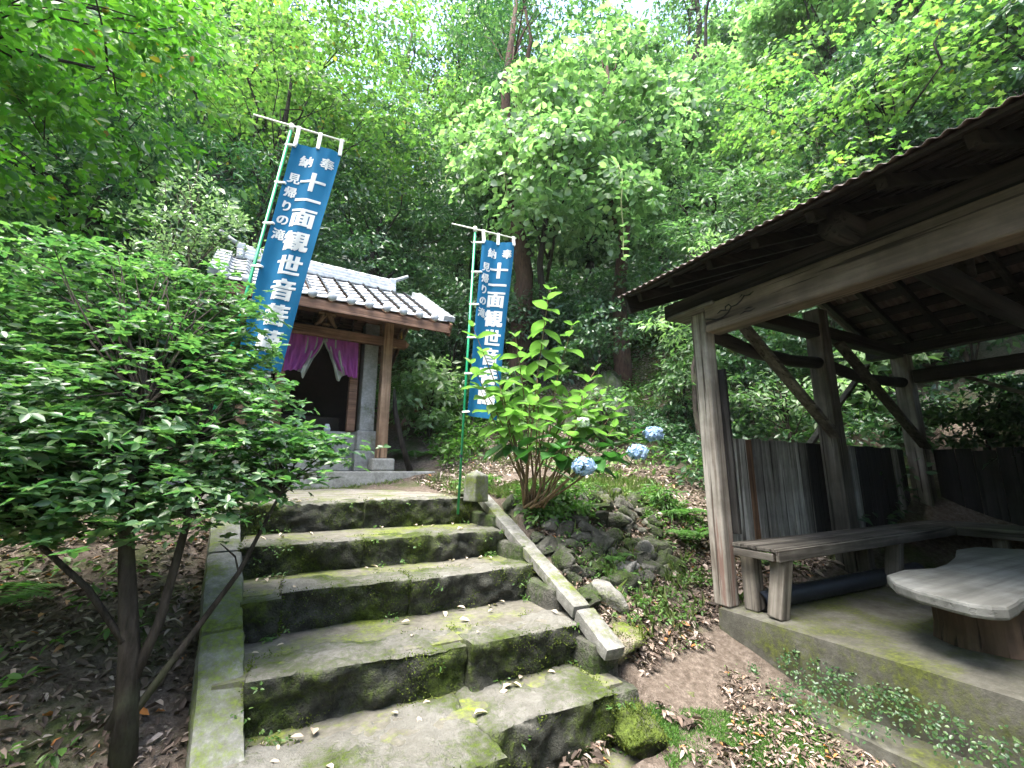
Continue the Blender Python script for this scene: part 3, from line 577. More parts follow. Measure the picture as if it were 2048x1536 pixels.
# ------------------------------------------------------------------ banners
def banner(label, base, top, bar_l, bar_r, bl, br, tl, tr, seed):
    t = thing('nobori_banner', label, 'banner', base, 0, 'blue nobori banners at the stair head')
    o3 = Vector(base); base = Vector(base); top = Vector(top)
    MB().tube([base - o3 - Vector((0, 0, .15)), top - o3], .0125, 10).build('pole', M['green_pole'], t, smooth=True)
    bn = MB().tube([base.lerp(top, .135) - o3, base.lerp(top, .145) - o3], .016, 10).build('pole_joint', M['pipe'], t)
    MB().tube([Vector(bar_l) - o3, Vector(bar_r) - o3], .008, 8).build('crossbar', M['white_rod'], t, smooth=True)
    MB().tube([top - o3 - Vector((0, 0, .02)), top - o3 + Vector((0, 0, .035))], .02, 10).build('pole_cap', M['white_rod'], t, smooth=True)
    TL, TR, BL, BR = (Vector(v) - o3 for v in (tl, tr, bl, br))
    nrm_ = (TR - TL).cross(BL - TL).normalized()
    if nrm_.y > 0: nrm_ = -nrm_
    def surf(u, v):
        p = TL.lerp(TR, u).lerp(BL.lerp(BR, u), v)
        w = .018 * math.sin(u * 9 + v * 1.5 + seed) * (1 - v * .5) + .006 * math.sin(u * 23 + seed) * math.exp(-v * 5) + .03 * math.sin(u * 5.5 + v * 3 + seed) * v * v + .012 * math.sin(v * 7 + seed * 2) + .012 * math.sin(u * 14 + v * 2) * v
        return p + nrm_ * w
    nu, nv = 26, 80
    V = [surf(i / nu, j / nv) for j in range(nv + 1) for i in range(nu + 1)]
    F = [(j * (nu + 1) + i, j * (nu + 1) + i + 1, (j + 1) * (nu + 1) + i + 1, (j + 1) * (nu + 1) + i) for j in range(nv) for i in range(nu)]
    co = part('cloth', mesh_from('cloth', V, F), M['blue_cloth'], t, smooth=True)
    W = (TR - TL).length; H = (BL - TL).length
    def put(ch, cu, cv, su, sv, bold):
        c = bpy.data.curves.new('character', 'FONT'); c.body = ch; c.size = 1; c.offset = 0; c.resolution_u = 3
        ob = bpy.data.objects.new('character', c); COL.objects.link(ob)
        dg = bpy.context.evaluated_depsgraph_get(); me = bpy.data.meshes.new_from_object(ob.evaluated_get(dg)); bpy.data.objects.remove(ob); bpy.data.curves.remove(c)
        bm = bmesh.new(); bm.from_mesh(me)
        bmesh.ops.triangulate(bm, faces=bm.faces)
        for _ in range(2):
            es = [e for e in bm.edges if e.calc_length() > .12]
            bmesh.ops.subdivide_edges(bm, edges=es, cuts=1); bmesh.ops.triangulate(bm, faces=[f for f in bm.faces if len(f.verts) > 3])
        xs = [v.co.x for v in bm.verts]; ys = [v.co.y for v in bm.verts]; cx, cy = (min(xs) + max(xs)) / 2, (min(ys) + max(ys)) / 2
        base_g = list(bm.verts) + list(bm.edges) + list(bm.faces); layers = [list(bm.verts)]
        for _ in range(5):
            g = bmesh.ops.duplicate(bm, geom=base_g)['geom']; layers.append([e for e in g if isinstance(e, bmesh.types.BMVert)])
        for (ox, oy), vs_ in zip(((0, 0), (bold, .5 * bold), (-bold, .5 * bold), (bold, -.5 * bold), (-bold, -.5 * bold), (0, bold * .4)), layers):
            dz = .002 + .0004 * layers.index(vs_)
            for v in vs_:
                u_ = cu + (v.co.x - cx + ox) * su; v_ = cv - (v.co.y - cy + oy) * sv
                v.co = surf(u_, v_) + nrm_ * dz
        bm.to_mesh(me); bm.free()
        part('character', me, M['letter'], t)
    asp = W / H
    for ch, cu, cv, s_ in [('奉', .78, .075, .29), ('納', .34, .075, .29)]: put(ch, cu, cv, s_, s_ * asp, .035)
    cv = .175
    for ch in '十一面観世音菩薩':
        gap = .062 if ch == '一' else .104
        if ch != '十': cv += gap / 2 + .003
        put(ch, .59, cv, .54, .485 * asp, .05); cv += gap / 2
    cv = .165
    for ch in '見帰りの滝':
        put(ch, .19, cv, .25, .27 * asp, .04); cv += .066
    for u_ in (.04, .5, .96):
        a = surf(u_, 0) + nrm_ * .004; bq = (Vector(bar_l) - o3).lerp(Vector(bar_r) - o3, 0); 
        d = (Vector(bar_r) - Vector(bar_l)).normalized(); q = Vector(bar_l) - o3 + d * ((a - (Vector(bar_l) - o3)).dot(d))
        MB().bar(a - Vector((0, 0, .03)), q + Vector((0, 0, .012)), .03, .022, up=nrm_).build('hanging_loop', M['white_cloth'], t, bevel=.003)
    for v_ in (.02, .2, .39, .58, .78, .985):
        a = surf(0.02, v_); pd = (top - base).normalized(); q = base - o3 + pd * ((a - (base - o3)).dot(pd))
        e = q + (q - a).normalized() * .014
        MB().bar(a + (a - q).normalized() * .02, e, .018, .024, up=nrm_).build('pole_loop', M['white_cloth'], t, bevel=.004)
    return t
banner('right hand blue banner standing upright by the granite marker post', (1.57, 4.04, 1.16), (1.67, 3.98, 3.94), (1.42, 4.02, 3.965), (2.14, 3.93, 3.94), (1.62, 4.0, 1.95), (1.92, 3.95, 1.90), (1.74, 3.965, 3.83), (2.12, 3.93, 3.87), .4)
banner('left hand blue banner leaning to the right over the shrubs', (-.56, 4.14, 1.1), (-.14, 3.93, 4.41), (-.44, 3.98, 4.46), (.3, 3.84, 4.38), (-.36, 4.02, 2.2), (-.03, 3.96, 2.2), (-.11, 3.915, 4.27), (.28, 3.84, 4.27), 2.1)

# ------------------------------------------------------------------ shrine
sh = thing('wayside_shrine', 'small wooden wayside shrine with silver tiled roof and purple curtain', 'shrine', (.57, 7.3, 1.15))
S0 = Vector(sh.location)
def sbox(name, x0, x1, y0, y1, z0, z1, mat, bevel=.008, parent=None, label=None):
    mb = MB(); cx, cy, cz = (x0 + x1) / 2, (y0 + y1) / 2, (z0 + z1) / 2
    mb.box(x0 - cx, x1 - cx, y0 - cy, y1 - cy, z0 - cz, z1 - cz); o = mb.build(name, mat, parent or sh, bevel=bevel, label=label)
    o.location = Vector((cx, cy, cz)) - (S0 if parent is None else S0); return o
sbox('platform', -1.2, 2.32, 6.72, 9.2, 1.0, 1.41, M['granite'], .02)
for x in (-.36, 1.5):
    for y in (6.92, 8.3):
        sbox('base_stone', x - .17, x + .17, y - .17, y + .17, 1.41, 1.6, M['granite'], .03)
        sbox('post', x - .075, x + .075, y - .075, y + .075, 1.6, 3.74, M['shrine_post'], .012)
sbox('tie_beam', -.66, 1.8, 6.86, 6.97, 3.36, 3.5, M['shrine_wood'], .012)
sbox('front_beam', -.75, 2.05, 6.83, 7.0, 3.741, 3.88, M['shrine_wood'], .012)
sbox('rear_beam', -.75, 2.05, 8.22, 8.38, 3.741, 3.88, M['shrine_wood'], .012)
for x in (-.36, 1.5):
    sbox('side_beam', x - .05, x + .05, 7.0, 8.22, 3.4, 3.52, M['shrine_wood'], .01)
    mb = MB(); sgn = 1 if x > 0 else -1
    mb.add([(0, -.05, 0), (.3, -.05, .03), (.34, -.05, .09), (.28, -.05, .13), (0, -.05, .14), (0, .05, 0), (.3, .05, .03), (.34, .05, .09), (.28, .05, .13), (0, .05, .14)], [(0, 1, 2, 3, 4), (9, 8, 7, 6, 5), (0, 5, 6, 1), (1, 6, 7, 2), (2, 7, 8, 3), (3, 8, 9, 4), (4, 9, 5, 0)])
    o = mb.build('beam_nosing', M['shrine_post'], sh, bevel=.008); o.location = Vector((x + sgn * .076, 6.915, 3.35)) - S0; o.scale.x = sgn * .8
    MB().tube([(0, 0, 0), (0, 0, .05), (0, 0, .1)], [.012, .016, .012], 8).build('brass_fitting', M['gold'], sh, smooth=True).location = Vector((x + sgn * .2, 6.84, 3.51)) - S0
# frog-leg strut between the two beams
mb = MB()
for s_ in (-1, 1):
    mb.tube([(s_ * .02, 0, .2), (s_ * .06, 0, .16), (s_ * .09, 0, .08), (s_ * .15, 0, .02)], [.035, .035, .03, .022], 8)
mb.box(-.12, .12, -.04, .04, .185, .225); mb.box(-.05, .05, -.03, .03, .03, .06)
mb.build('frog_leg_strut', M['shrine_post'], sh, bevel=.004).location = Vector((.57, 6.91, 3.505)) - S0
# inner cell
sbox('altar_base', -.2, 1.34, 7.15, 8.2, 1.41, 2.0, M['granite'], .015)
sbox('altar_step', .1, 1.04, 6.9, 7.15, 1.41, 1.6, M['granite'], .015)
sbox('altar_step', .2, .94, 7.03, 7.155, 1.602, 1.8, M['granite'], .015)
for x in (-.18, 1.3):
    sbox('pedestal_stone', x - .17, x + .17, 7.0, 7.3, 1.41, 1.72, M['granite'], .02)
    sbox('pedestal_stone', x - .15, x + .15, 7.01, 7.3, 1.722, 2.02, M['granite'], .02)
    sbox('side_pillar', x - .11, x + .11, 7.06, 7.26, 2.022, 3.74, M['granite'], .012)
    s_ = 1 if x > .5 else -1
    sbox('door_jamb', x - s_ * .23 - .06, x - s_ * .23 + .06, 7.1, 7.2, 2.0, 3.74, M['shrine_wood'], .01)
    sbox('side_wall', x + s_ * .02 - .03, x + s_ * .02 + .03, 7.26, 8.25, 2.0, 3.74, M['shrine_wood'], .005)
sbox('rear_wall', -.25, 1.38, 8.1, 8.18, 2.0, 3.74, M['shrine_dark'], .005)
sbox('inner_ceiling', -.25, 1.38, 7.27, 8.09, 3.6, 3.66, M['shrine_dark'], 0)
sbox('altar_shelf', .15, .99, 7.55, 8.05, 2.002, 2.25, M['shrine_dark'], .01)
for i, (x, h) in enumerate(((.4, .1), (.78, .12))):
    MB().tube([(0, 0, 0), (0, 0, h * .4), (0, 0, h)], [.04, .05, .028], 12).build('offering_vase', M['white_cloth'], sh, smooth=True).location = Vector((x, 7.35, 2.001)) - S0
# eaves: rafters, fascia, deck
EZ, EV, RZ, RV = 3.66, 6.14, 4.58, 7.62
RX0 = -.8
slope = Vector((0, RV - EV, RZ - EZ)).normalized()
for i in range(14):
    x = RX0 + .05 + i * (2.9 / 13)
    for sgn in (1, -1):
        y0 = EV + .05 if sgn == 1 else 2 * RV - EV - .05
        a = Vector((x, y0, EZ - .1)) - S0; b_ = Vector((x, RV, EZ - .1 + (RZ - EZ) * (abs(RV - y0)) / (RV - EV))) - S0
        MB().bar(a, b_, .055, .07).build('rafter', M['shrine_wood'], sh, bevel=.005)
rf = MB(); rf.add([Vector(p) - S0 for p in [(RX0, EV, EZ - .06), (2.2, EV, EZ - .06), (2.2, RV, RZ - .06), (RX0, RV, RZ - .06), (RX0, 2 * RV - EV, EZ - .06), (2.2, 2 * RV - EV, EZ - .06),
                   (RX0, EV, EZ - .02), (2.2, EV, EZ - .02), (2.2, RV, RZ - .02), (RX0, RV, RZ - .02), (RX0, 2 * RV - EV, EZ - .02), (2.2, 2 * RV - EV, EZ - .02)]],
   [(0, 1, 2, 3), (3, 2, 5, 4), (6, 9, 8, 7), (9, 10, 11, 8), (0, 6, 7, 1), (4, 5, 11, 10), (1, 7, 8, 2), (2, 8, 11, 5), (0, 3, 9, 6), (3, 4, 10, 9)])
roof = rf.build('roof', M['shrine_wood'], sh)
sbox('fascia_board', RX0 - .02, 2.22, EV - .03, EV - .002, EZ - .17, EZ - .05, M['shrine_wood'], .005)
for x in (RX0 - .04, 2.202):
    for sgn in (1, -1):
        y0 = EV - .03 if sgn == 1 else 2 * RV - EV + .03
        MB().bar(Vector((x + .02, y0, EZ - .12)) - S0, Vector((x + .02, RV, RZ - .1)) - S0, .04, .2).build('barge_board', M['shrine_wood'], sh, bevel=.006)
# pantiles, each its own piece
TW = .245; NC = 12; NR = 7; TLn = (Vector((0, RV, RZ)) - Vector((0, EV, EZ))).length / NR
def pantile():
    V = []; F = []; n = 10
    prof = [(i / n * TW, .012 + .032 * math.cos(min(1, max(0, (i / n - .0) / .34)) * math.pi) if i / n < .34 else -.02 + .016 * ((i / n - .34) / .66) ** 2) for i in range(n + 1)]
    for yy, lift in ((-.03, .018), (TLn * 1.08, -.004)):
        for th in (0, -.014):
            V += [(x - TW / 2, yy, z + lift + th) for x, z in prof]
    k = n + 1
    for i in range(n):
        F += [(i, i + 1, 2 * k + i + 1, 2 * k + i), (k + i, 3 * k + i, 3 * k + i + 1, k + i + 1), (i, k + i, k + i + 1, i + 1)]
    me = mesh_from('roof_tile', V, F); me.polygons.foreach_set('use_smooth', [True] * len(me.polygons)); me.materials.append(M['tile']); return me
tile_me = pantile(); ang = math.atan2(RZ - EZ, RV - EV); rtl = random.Random(8)
for c in range(NC):
    for r_ in range(NR):
        o = link(bpy.data.objects.new('tile', tile_me), roof); x = RX0 + TW * (c + .5) + .03; f_ = r_ / NR
        o.location = Vector((x, EV + (RV - EV) * f_, EZ + (RZ - EZ) * f_ + .03)) - S0; o.rotation_euler = (ang + rtl.uniform(-.012, .012), rtl.uniform(-.012, .012), 0)
mb = MB()
for c in range(NC):
    for r_ in range(NR):
        pass
bk = part('rear_tile_field', mesh_from('rear_tile_field', [Vector(p) - S0 for p in [(RX0, RV, RZ + .03), (2.25, RV, RZ + .03), (2.25, 2 * RV - EV + .05, EZ + .02), (RX0, 2 * RV - EV + .05, EZ + .02)]], [(0, 1, 2, 3)]), M['tile'], roof)
disc = MB().tube([(0, -.03, 0), (0, .0, 0), (0, .012, 0)], [.04, .062, .062], 14).mesh('eave_tile_end'); disc.materials.append(M['tile']); disc.polygons.foreach_set('use_smooth', [True] * len(disc.polygons))
for c in range(NC):
    o = link(bpy.data.objects.new('eave_tile_end', disc), roof); o.location = Vector((RX0 + TW * c + .06, EV - .045, EZ + .035)) - S0
# verge tiles stepping down the right and left edges
vt = MB().box(-.09, .09, 0, TLn * 1.05, -.03, .045).mesh('verge_tile'); vt.materials.append(M['tile'])
for x in (RX0 - .01, 2.2):
    for r_ in range(NR):
        f_ = r_ / NR; o = link(bpy.data.objects.new('verge_tile', vt), roof); o.location = Vector((x, EV - .03 + (RV - EV) * f_, EZ + (RZ - EZ) * f_ + .055)) - S0; o.rotation_euler = (ang - .05, 0, 0)
rx0, rx1 = -.62, 1.72
for i, (w, z0, z1) in enumerate(((.24, RZ - .02, RZ + .06), (.2, RZ + .062, RZ + .12), (.16, RZ + .122, RZ + .18))):
    sbox('ridge_course', rx0 + .02 * i, rx1 - .02 * i, RV - w / 2, RV + w / 2, z0, z1, M['tile'], .012)
cap = MB().tube([(-.09, 0, 0), (.1, 0, 0)], .06, 12).mesh('ridge_cap'); cap.materials.append(M['tile']); cap.polygons.foreach_set('use_smooth', [True] * len(cap.polygons))
for i in range(12):
    o = link(bpy.data.objects.new('ridge_cap', cap), roof); o.location = Vector((rx0 + .1 + i * (rx1 - rx0 - .2) / 11, RV, RZ + .19)) - S0; o.scale = (1, 1 + .12 * (i % 2), 1)
for x, s_ in ((rx0, -1), (rx1, 1)):
    mb = MB(); mb.box(-.05, .05, -.15, .15, -.06, .1); mb.box(-.06, .06, -.11, .11, .1, .22); mb.box(-.045, .045, -.17, -.12, -.06, .03); mb.box(-.045, .045, .12, .17, -.06, .03)
    o = mb.build('ridge_end_tile', M['tile'], roof, bevel=.02); o.location = Vector((x, RV, RZ + .02)) - S0
    MB().tube([(0, 0, 0), (s_ * .12, 0, .05), (s_ * .3, 0, .16)], [.035, .035, .03], 10).build('ridge_horn', M['tile'], roof, smooth=True).location = Vector((x, RV, RZ + .23)) - S0
# curtain: two halves drawn up and aside
def curtain_half(sgn, umax=1.0, extra=0.0, back=0.0):
    W = .5; nu, nv = 40, 24; V = []
    for j in range(nv + 1):
        v = j / nv
        for i in range(nu + 1):
            u = i / nu * umax                      # 0 at the middle of the doorway, 1 at the jamb
            inner = .015 + .17 * v ** 1.6
            x = inner + (W - inner) * u
            hgt = .52 + .05 * u - .13 * math.exp(-((u - .0) / .2) ** 2) + extra * math.exp(-((u - .22) / .14) ** 2)
            z = -v * hgt
            fold = .032 * math.sin(u * 26 - v * 3.5 + sgn) * (.35 + v) + .012 * math.sin(u * 47 + v * 6)
            V.append((sgn * (x - back), -.02 + back + fold - .05 * math.sin(v * 2.4) * (1 - u * .4), z))
    F = [(j * (nu + 1) + i, j * (nu + 1) + i + 1, (j + 1) * (nu + 1) + i + 1, (j + 1) * (nu + 1) + i) for j in range(nv) for i in range(nu)]
    return mesh_from('curtain_half', V, F)
for s_ in (-1, 1):
    o = part('curtain_half', curtain_half(s_), M['purple'], sh, smooth=True); o.location = Vector((.57, 6.99, 3.37)) - S0
    o = part('curtain_lining', curtain_half(s_, .5, .15, .022), M['lining'], sh, smooth=True); o.location = Vector((.57, 6.99, 3.37)) - S0
sh.rotation_euler = (0, 0, R(5)); sh.location = (.46, 7.22, 1.15)
# a walking stick-like dark branch leaning on the right post
o = MB().tube([(0, 0, 0), (-.16, -.02, .45), (-.28, .02, .95), (-.3, .05, 1.3)], [.05, .045, .04, .02], 8).build('leaning_branch', M['bark_dark'], smooth=True); o.location = (1.9, 7.0, 1.41); tag(o, 'dark bark covered branch leaning against the right shrine post', 'branch')

# ------------------------------------------------------------------ shelter
SX, SY, SZ = 2.98, 2.3, .45
slab = rough_block(4.2, 5.4, .5, .1, .006, .02, 80); so_ = part('concrete_slab', slab, M['concrete'], smooth=True); so_.location = (2.9 + 2.1, 2.32 - 2.7, -.05); so_['kind'] = 'structure'
ft = rough_block(.3, 5.2, .3, .08, .012, .03, 81); fo = part('slab_footing', ft, M['concrete'], smooth=True); fo.location = (2.82, 1.9 - 2.6, -.18); fo['kind'] = 'structure'
sl = thing('open_shelter', 'open sided timber shelter with corrugated tin roof on a concrete slab', 'shelter', (SX, SY, SZ))
Q0 = Vector(sl.location)
def qbox(name, x0, x1, y0, y1, z0, z1, mat, bevel=.006, label=None, tilt=None):
    cx, cy, cz = (x0 + x1) / 2, (y0 + y1) / 2, (z0 + z1) / 2
    o = MB().box(x0 - cx, x1 - cx, y0 - cy, y1 - cy, z0 - cz, z1 - cz).build(name, mat, sl, bevel=bevel, label=label); o.location = Vector((cx, cy, cz)) - Q0
    if tilt: o.rotation_euler = tilt
    return o
def qbar(name, a, b_, w, h, mat, bevel=.005, up=(0, 0, 1)):
    a = Vector(a); b_ = Vector(b_); c = (a + b_) / 2
    o = MB().bar(a - c, b_ - c, w, h, up).build(name, mat, sl, bevel=bevel); o.location = c - Q0; return o
def qlog(name, pts, rad, mat):
    c = Vector(pts[0]); o = MB().tube([Vector(p) - c for p in pts], rad, 12).build(name, mat, sl, smooth=True); o.location = c - Q0; return o
qbox('post', 2.945, 3.06, 2.25, 2.38, .45, 2.67, M['post_wood'], .012, label='pale weathered corner post with flaking reddish base')
qbox('post', 4.62, 4.78, 2.22, 2.38, .45, 3.0, M['grey_wood'], .012)
qbox('post', 6.36, 6.52, 2.22, 2.38, .45, 2.75, M['grey_wood'], .012)
qbox('post', 6.36, 6.52, .5, .66, .45, 2.75, M['grey_wood'], .012)
qbox('post_board', 3.062, 3.09, 2.2, 2.32, .95, 2.2, M['dark_plank'], .003)
# carved tie beam along the front, plate above it, log resting across
bm_ = qbox('carved_tie_beam', 2.885, 3.045, -2.2, 2.2, 2.465, 2.695, M['beam'], .015)
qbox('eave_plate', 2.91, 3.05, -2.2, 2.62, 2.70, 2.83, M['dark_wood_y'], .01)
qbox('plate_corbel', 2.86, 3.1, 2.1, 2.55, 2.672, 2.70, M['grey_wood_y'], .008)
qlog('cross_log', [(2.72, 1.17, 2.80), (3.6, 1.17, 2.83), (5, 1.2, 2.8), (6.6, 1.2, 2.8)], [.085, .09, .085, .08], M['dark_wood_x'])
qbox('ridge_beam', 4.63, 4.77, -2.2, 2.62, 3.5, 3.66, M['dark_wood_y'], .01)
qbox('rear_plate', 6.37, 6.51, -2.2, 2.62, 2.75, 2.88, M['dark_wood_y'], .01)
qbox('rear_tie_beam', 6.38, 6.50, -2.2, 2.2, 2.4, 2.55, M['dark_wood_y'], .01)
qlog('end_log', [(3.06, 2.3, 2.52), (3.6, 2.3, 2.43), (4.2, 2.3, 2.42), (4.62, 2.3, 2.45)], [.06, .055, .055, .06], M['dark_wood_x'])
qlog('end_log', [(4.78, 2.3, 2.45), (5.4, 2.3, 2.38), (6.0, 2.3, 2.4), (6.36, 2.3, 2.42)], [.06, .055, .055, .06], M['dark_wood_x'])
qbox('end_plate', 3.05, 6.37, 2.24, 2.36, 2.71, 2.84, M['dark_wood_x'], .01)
qbar('diagonal_brace', (3.34, 2.2, 2.62), (4.56, 2.2, 1.72), .04, .09, M['grey_wood_x'], up=(0, 1, 0))
qbar('diagonal_brace', (4.86, 2.2, 2.66), (6.4, 2.2, 1.66), .04, .09, M['grey_wood_x'], up=(0, 1, 0))
qbar('diagonal_brace', (4.3, 2.42, 1.5), (5.9, 2.42, 2.6), .035, .06, M['grey_wood_x'], up=(0, 1, 0))
qbar('diagonal_brace', (6.44, 2.1, 2.6), (6.44, .75, 1.75), .04, .09, M['grey_wood_y'], up=(1, 0, 0))
qlog('king_post', [(4.7, 1.18, 2.9), (4.7, 1.18, 3.5)], [.06, .06], M['dark_wood_x'])
# roof: rafters both slopes, battens, tin
EU, EZ2, RU, RZ2 = 2.54, 2.84, 4.7, 3.7
def roof_z(x): return EZ2 + (RZ2 - EZ2) * (1 - abs(x - RU) / (RU - EU))
ys = [2.58 - .34 * i for i in range(14)]
for y in ys:
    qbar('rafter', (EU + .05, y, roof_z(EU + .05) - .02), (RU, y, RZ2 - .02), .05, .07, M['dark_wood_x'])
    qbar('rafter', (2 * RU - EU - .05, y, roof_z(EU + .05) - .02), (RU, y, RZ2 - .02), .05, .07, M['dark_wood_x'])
for side in (1, -1):
    for i in range(9):
        x = EU + .03 + i * .265; xx = x if side == 1 else 2 * RU - x
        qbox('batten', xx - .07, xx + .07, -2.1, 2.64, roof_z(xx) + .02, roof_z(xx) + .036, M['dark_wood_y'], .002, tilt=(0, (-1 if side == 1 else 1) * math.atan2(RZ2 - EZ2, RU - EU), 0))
qbar('barge_board', (EU - .02, 2.66, EZ2 - .05), (RU, 2.66, RZ2 - .05), .03, .16, M['dark_wood_x'])
def tin_sheet(y0, y1, side, lap):
    n = int((y1 - y0) / .0105); V = []; xs = [EU - .07, EU + .5, RU - .6, RU + .02]; a = math.atan2(RZ2 - EZ2, RU - EU)
    for x in xs:
        xx = x if side == 1 else 2 * RU - x
        for i in range(n + 1):
            y = y0 + (y1 - y0) * i / n
            V.append((xx, y, roof_z(xx) + .052 + lap + .009 * math.sin(y * 2 * math.pi / .063)))
    F = [(j * (n + 1) + i, j * (n + 1) + i + 1, (j + 1) * (n + 1) + i + 1, (j + 1) * (n + 1) + i) for j in range(len(xs) - 1) for i in range(n)]
    me = mesh_from('tin_sheet', [Vector(v) - Q0 for v in V], F); o = part('tin_sheet', me, M['tin'], sl, smooth=True)
    s_ = o.modifiers.new('thick', 'SOLIDIFY'); s_.thickness = .0025; return o
for side in (1, -1):
    for i in range(6): tin_sheet(2.72 - .82 * (i + 1) - .06, 2.72 - .82 * i, side, .004 * (i % 2))
# carved cloud scroll on the beam end: recessed dark grooves laid as slim beads
def scroll(pts, r): 
    o = MB().tube([Vector((2.882, y, z)) - Q0 for y, z in pts], [r * .5] + [r] * (len(pts) - 2) + [r * .3], 6).build('carved_scroll', M['dark_plank'], sl, smooth=True); return o
scroll([(2.19, 2.575), (2.14, 2.56), (2.09, 2.54), (2.03, 2.545), (1.99, 2.565), (1.96, 2.6), (1.98, 2.625), (2.01, 2.615), (2.01, 2.59)], .005)
scroll([(2.08, 2.585), (2.05, 2.6), (2.02, 2.592), (1.98, 2.58)], .005)
scroll([(1.97, 2.6), (1.92, 2.6), (1.88, 2.62), (1.85, 2.65), (1.87, 2.66), (1.89, 2.645)], .005)
scroll([(1.85, 2.645), (1.81, 2.64), (1.78, 2.655)], .005)
scroll([(1.9, 2.52), (1.86, 2.53), (1.82, 2.522), (1.78, 2.53)], .004)
scroll([(1.86, 2.545), (1.83, 2.55), (1.8, 2.545)], .004)
# end wall of upright planks
rp = random.Random(4); x = 3.1; k = 0
while x < 6.34:
    w = rp.uniform(.1, .2); w = min(w, 6.36 - x); m_ = M['plank']
    if k == 3: m_ = M['red_plank']; w = .09
    elif k > 8 and rp.random() < .8: m_ = M['dark_plank']  # planks further in take the darker colour that holds the inner shade
    if not (4.55 < x + w / 2 < 4.85 and False):
        qbox('plank', x + .003, x + w - .003, 2.385 + rp.uniform(0, .012), 2.405 + rp.uniform(0, .012), .82 - rp.uniform(0, .06), 1.68 + rp.uniform(-.008, .006) - .02 * (x - 3.1) / 3, m_, .003)
    x += w; k += 1
x = 2.98  # unseen end wall, added to keep light out of the shelter
while x < 6.5:
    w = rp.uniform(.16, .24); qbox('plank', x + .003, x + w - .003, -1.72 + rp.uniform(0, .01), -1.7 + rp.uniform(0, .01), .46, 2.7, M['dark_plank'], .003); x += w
y = 2.2; k = 0
while y > -1.6:
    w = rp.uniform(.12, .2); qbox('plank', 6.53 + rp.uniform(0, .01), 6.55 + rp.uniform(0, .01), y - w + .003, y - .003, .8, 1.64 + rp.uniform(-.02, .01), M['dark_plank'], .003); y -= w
qbox('wall_rail', 3.06, 6.36, 2.42, 2.46, 1.5, 1.57, M['dark_plank'], .004)
qbox('wall_rail', 3.06, 6.36, 2.42, 2.46, .92, .99, M['dark_plank'], .004)
# bench
bn = thing('corner_bench', 'grey weathered plank bench running round two walls inside the shelter', 'bench', (4.4, 2.05, .45)); B0 = Vector(bn.location)
def bbox(name, x0, x1, y0, y1, z0, z1, mat, tilt=None, bevel=.006):
    cx, cy, cz = (x0 + x1) / 2, (y0 + y1) / 2, (z0 + z1) / 2
    o = MB().box(x0 - cx, x1 - cx, y0 - cy, y1 - cy, z0 - cz, z1 - cz).build(name, mat, bn, bevel=bevel); o.location = Vector((cx, cy, cz)) - B0
    if tilt: o.rotation_euler = tilt
    return o
bbox('seat_board', 2.99, 6.3, 2.06, 2.22, .872, .9, M['grey_wood_x']); bbox('seat_board', 2.96, 5.7, 1.88, 2.052, .874, .9, M['grey_wood_x'])
bbox('apron', 2.95, 5.72, 1.853, 1.878, .82, .892, M['grey_wood_x']); bbox('end_board', 2.955, 2.98, 1.9, 2.19, .82, .868, M['grey_wood_y'])
bbox('seat_board', 5.72, 5.98, -1.4, 2.055, .872, .9, M['grey_wood_y']); bbox('seat_board', 6.0, 6.3, -1.4, 2.055, .872, .9, M['grey_wood_y'])
bbox('apron', 5.69, 5.716, -1.4, 1.85, .82, .892, M['grey_wood_y'])
for x, y, tx, ty in ((3.0, 1.93, .12, .1), (4.62, 1.95, .1, .08), (3.02, 2.14, 0, 0), (4.62, 2.16, 0, 0), (5.76, 1.6, 0, .08), (5.76, .4, 0, .08)):
    bbox('leg', x, x + .1, y - .05, y + .05, .452, .87, M['grey_wood'], (tx, ty, 0), .01)
# table
tb = thing('live_edge_table', 'low table with pale live edge slab top on a sawn log', 'table', (3.55, 1.2, .452)); 
out = [(2.99, 1.05), (2.97, .97), (3.0, .9), (3.06, .865), (3.2, .87), (3.32, .885), (3.44, .87), (3.6, .9), (3.8, .93), (4.1, .9), (4.5, .93), (5.0, .98), (5.35, 1.1), (5.4, 1.35), (5.2, 1.6), (4.9, 1.62), (4.5, 1.5), (4.1, 1.42), (3.85, 1.40), (3.6, 1.47), (3.35, 1.45), (3.15, 1.33), (3.05, 1.2)]
bmt = bmesh.new(); vs = [bmt.verts.new((x - 3.55, y - 1.2, 0)) for x, y in out]; f_ = bmt.faces.new(vs)
ex = bmesh.ops.extrude_face_region(bmt, geom=[f_]); tv = [g for g in ex['geom'] if isinstance(g, bmesh.types.BMVert)]
for v in tv: v.co.z += .065; v.co.x *= 1.006
bmesh.ops.recalc_face_normals(bmt, faces=bmt.faces); me = bpy.data.meshes.new('table_top'); bmt.to_mesh(me); bmt.free()
part('table_top', me, M['table'], tb, bevel=.016).location = (0, 0, .272)
lg = MB(); rl = random.Random(2); lp = []
for z in (0, .09, .18, .271):
    lp.append((0, 0, z))
lg.tube(lp, [.26, .245, .245, .25], 28); me = lg.mesh('log_base')
for v in me.vertices:
    a = math.atan2(v.co.y, v.co.x); k = 1 + .05 * math.sin(3 * a + 1) + .03 * math.sin(7 * a); v.co.x *= k; v.co.y *= k * .9
part('log_base', me, M['log'], tb, smooth=False).location = (.13, -.07, 0)
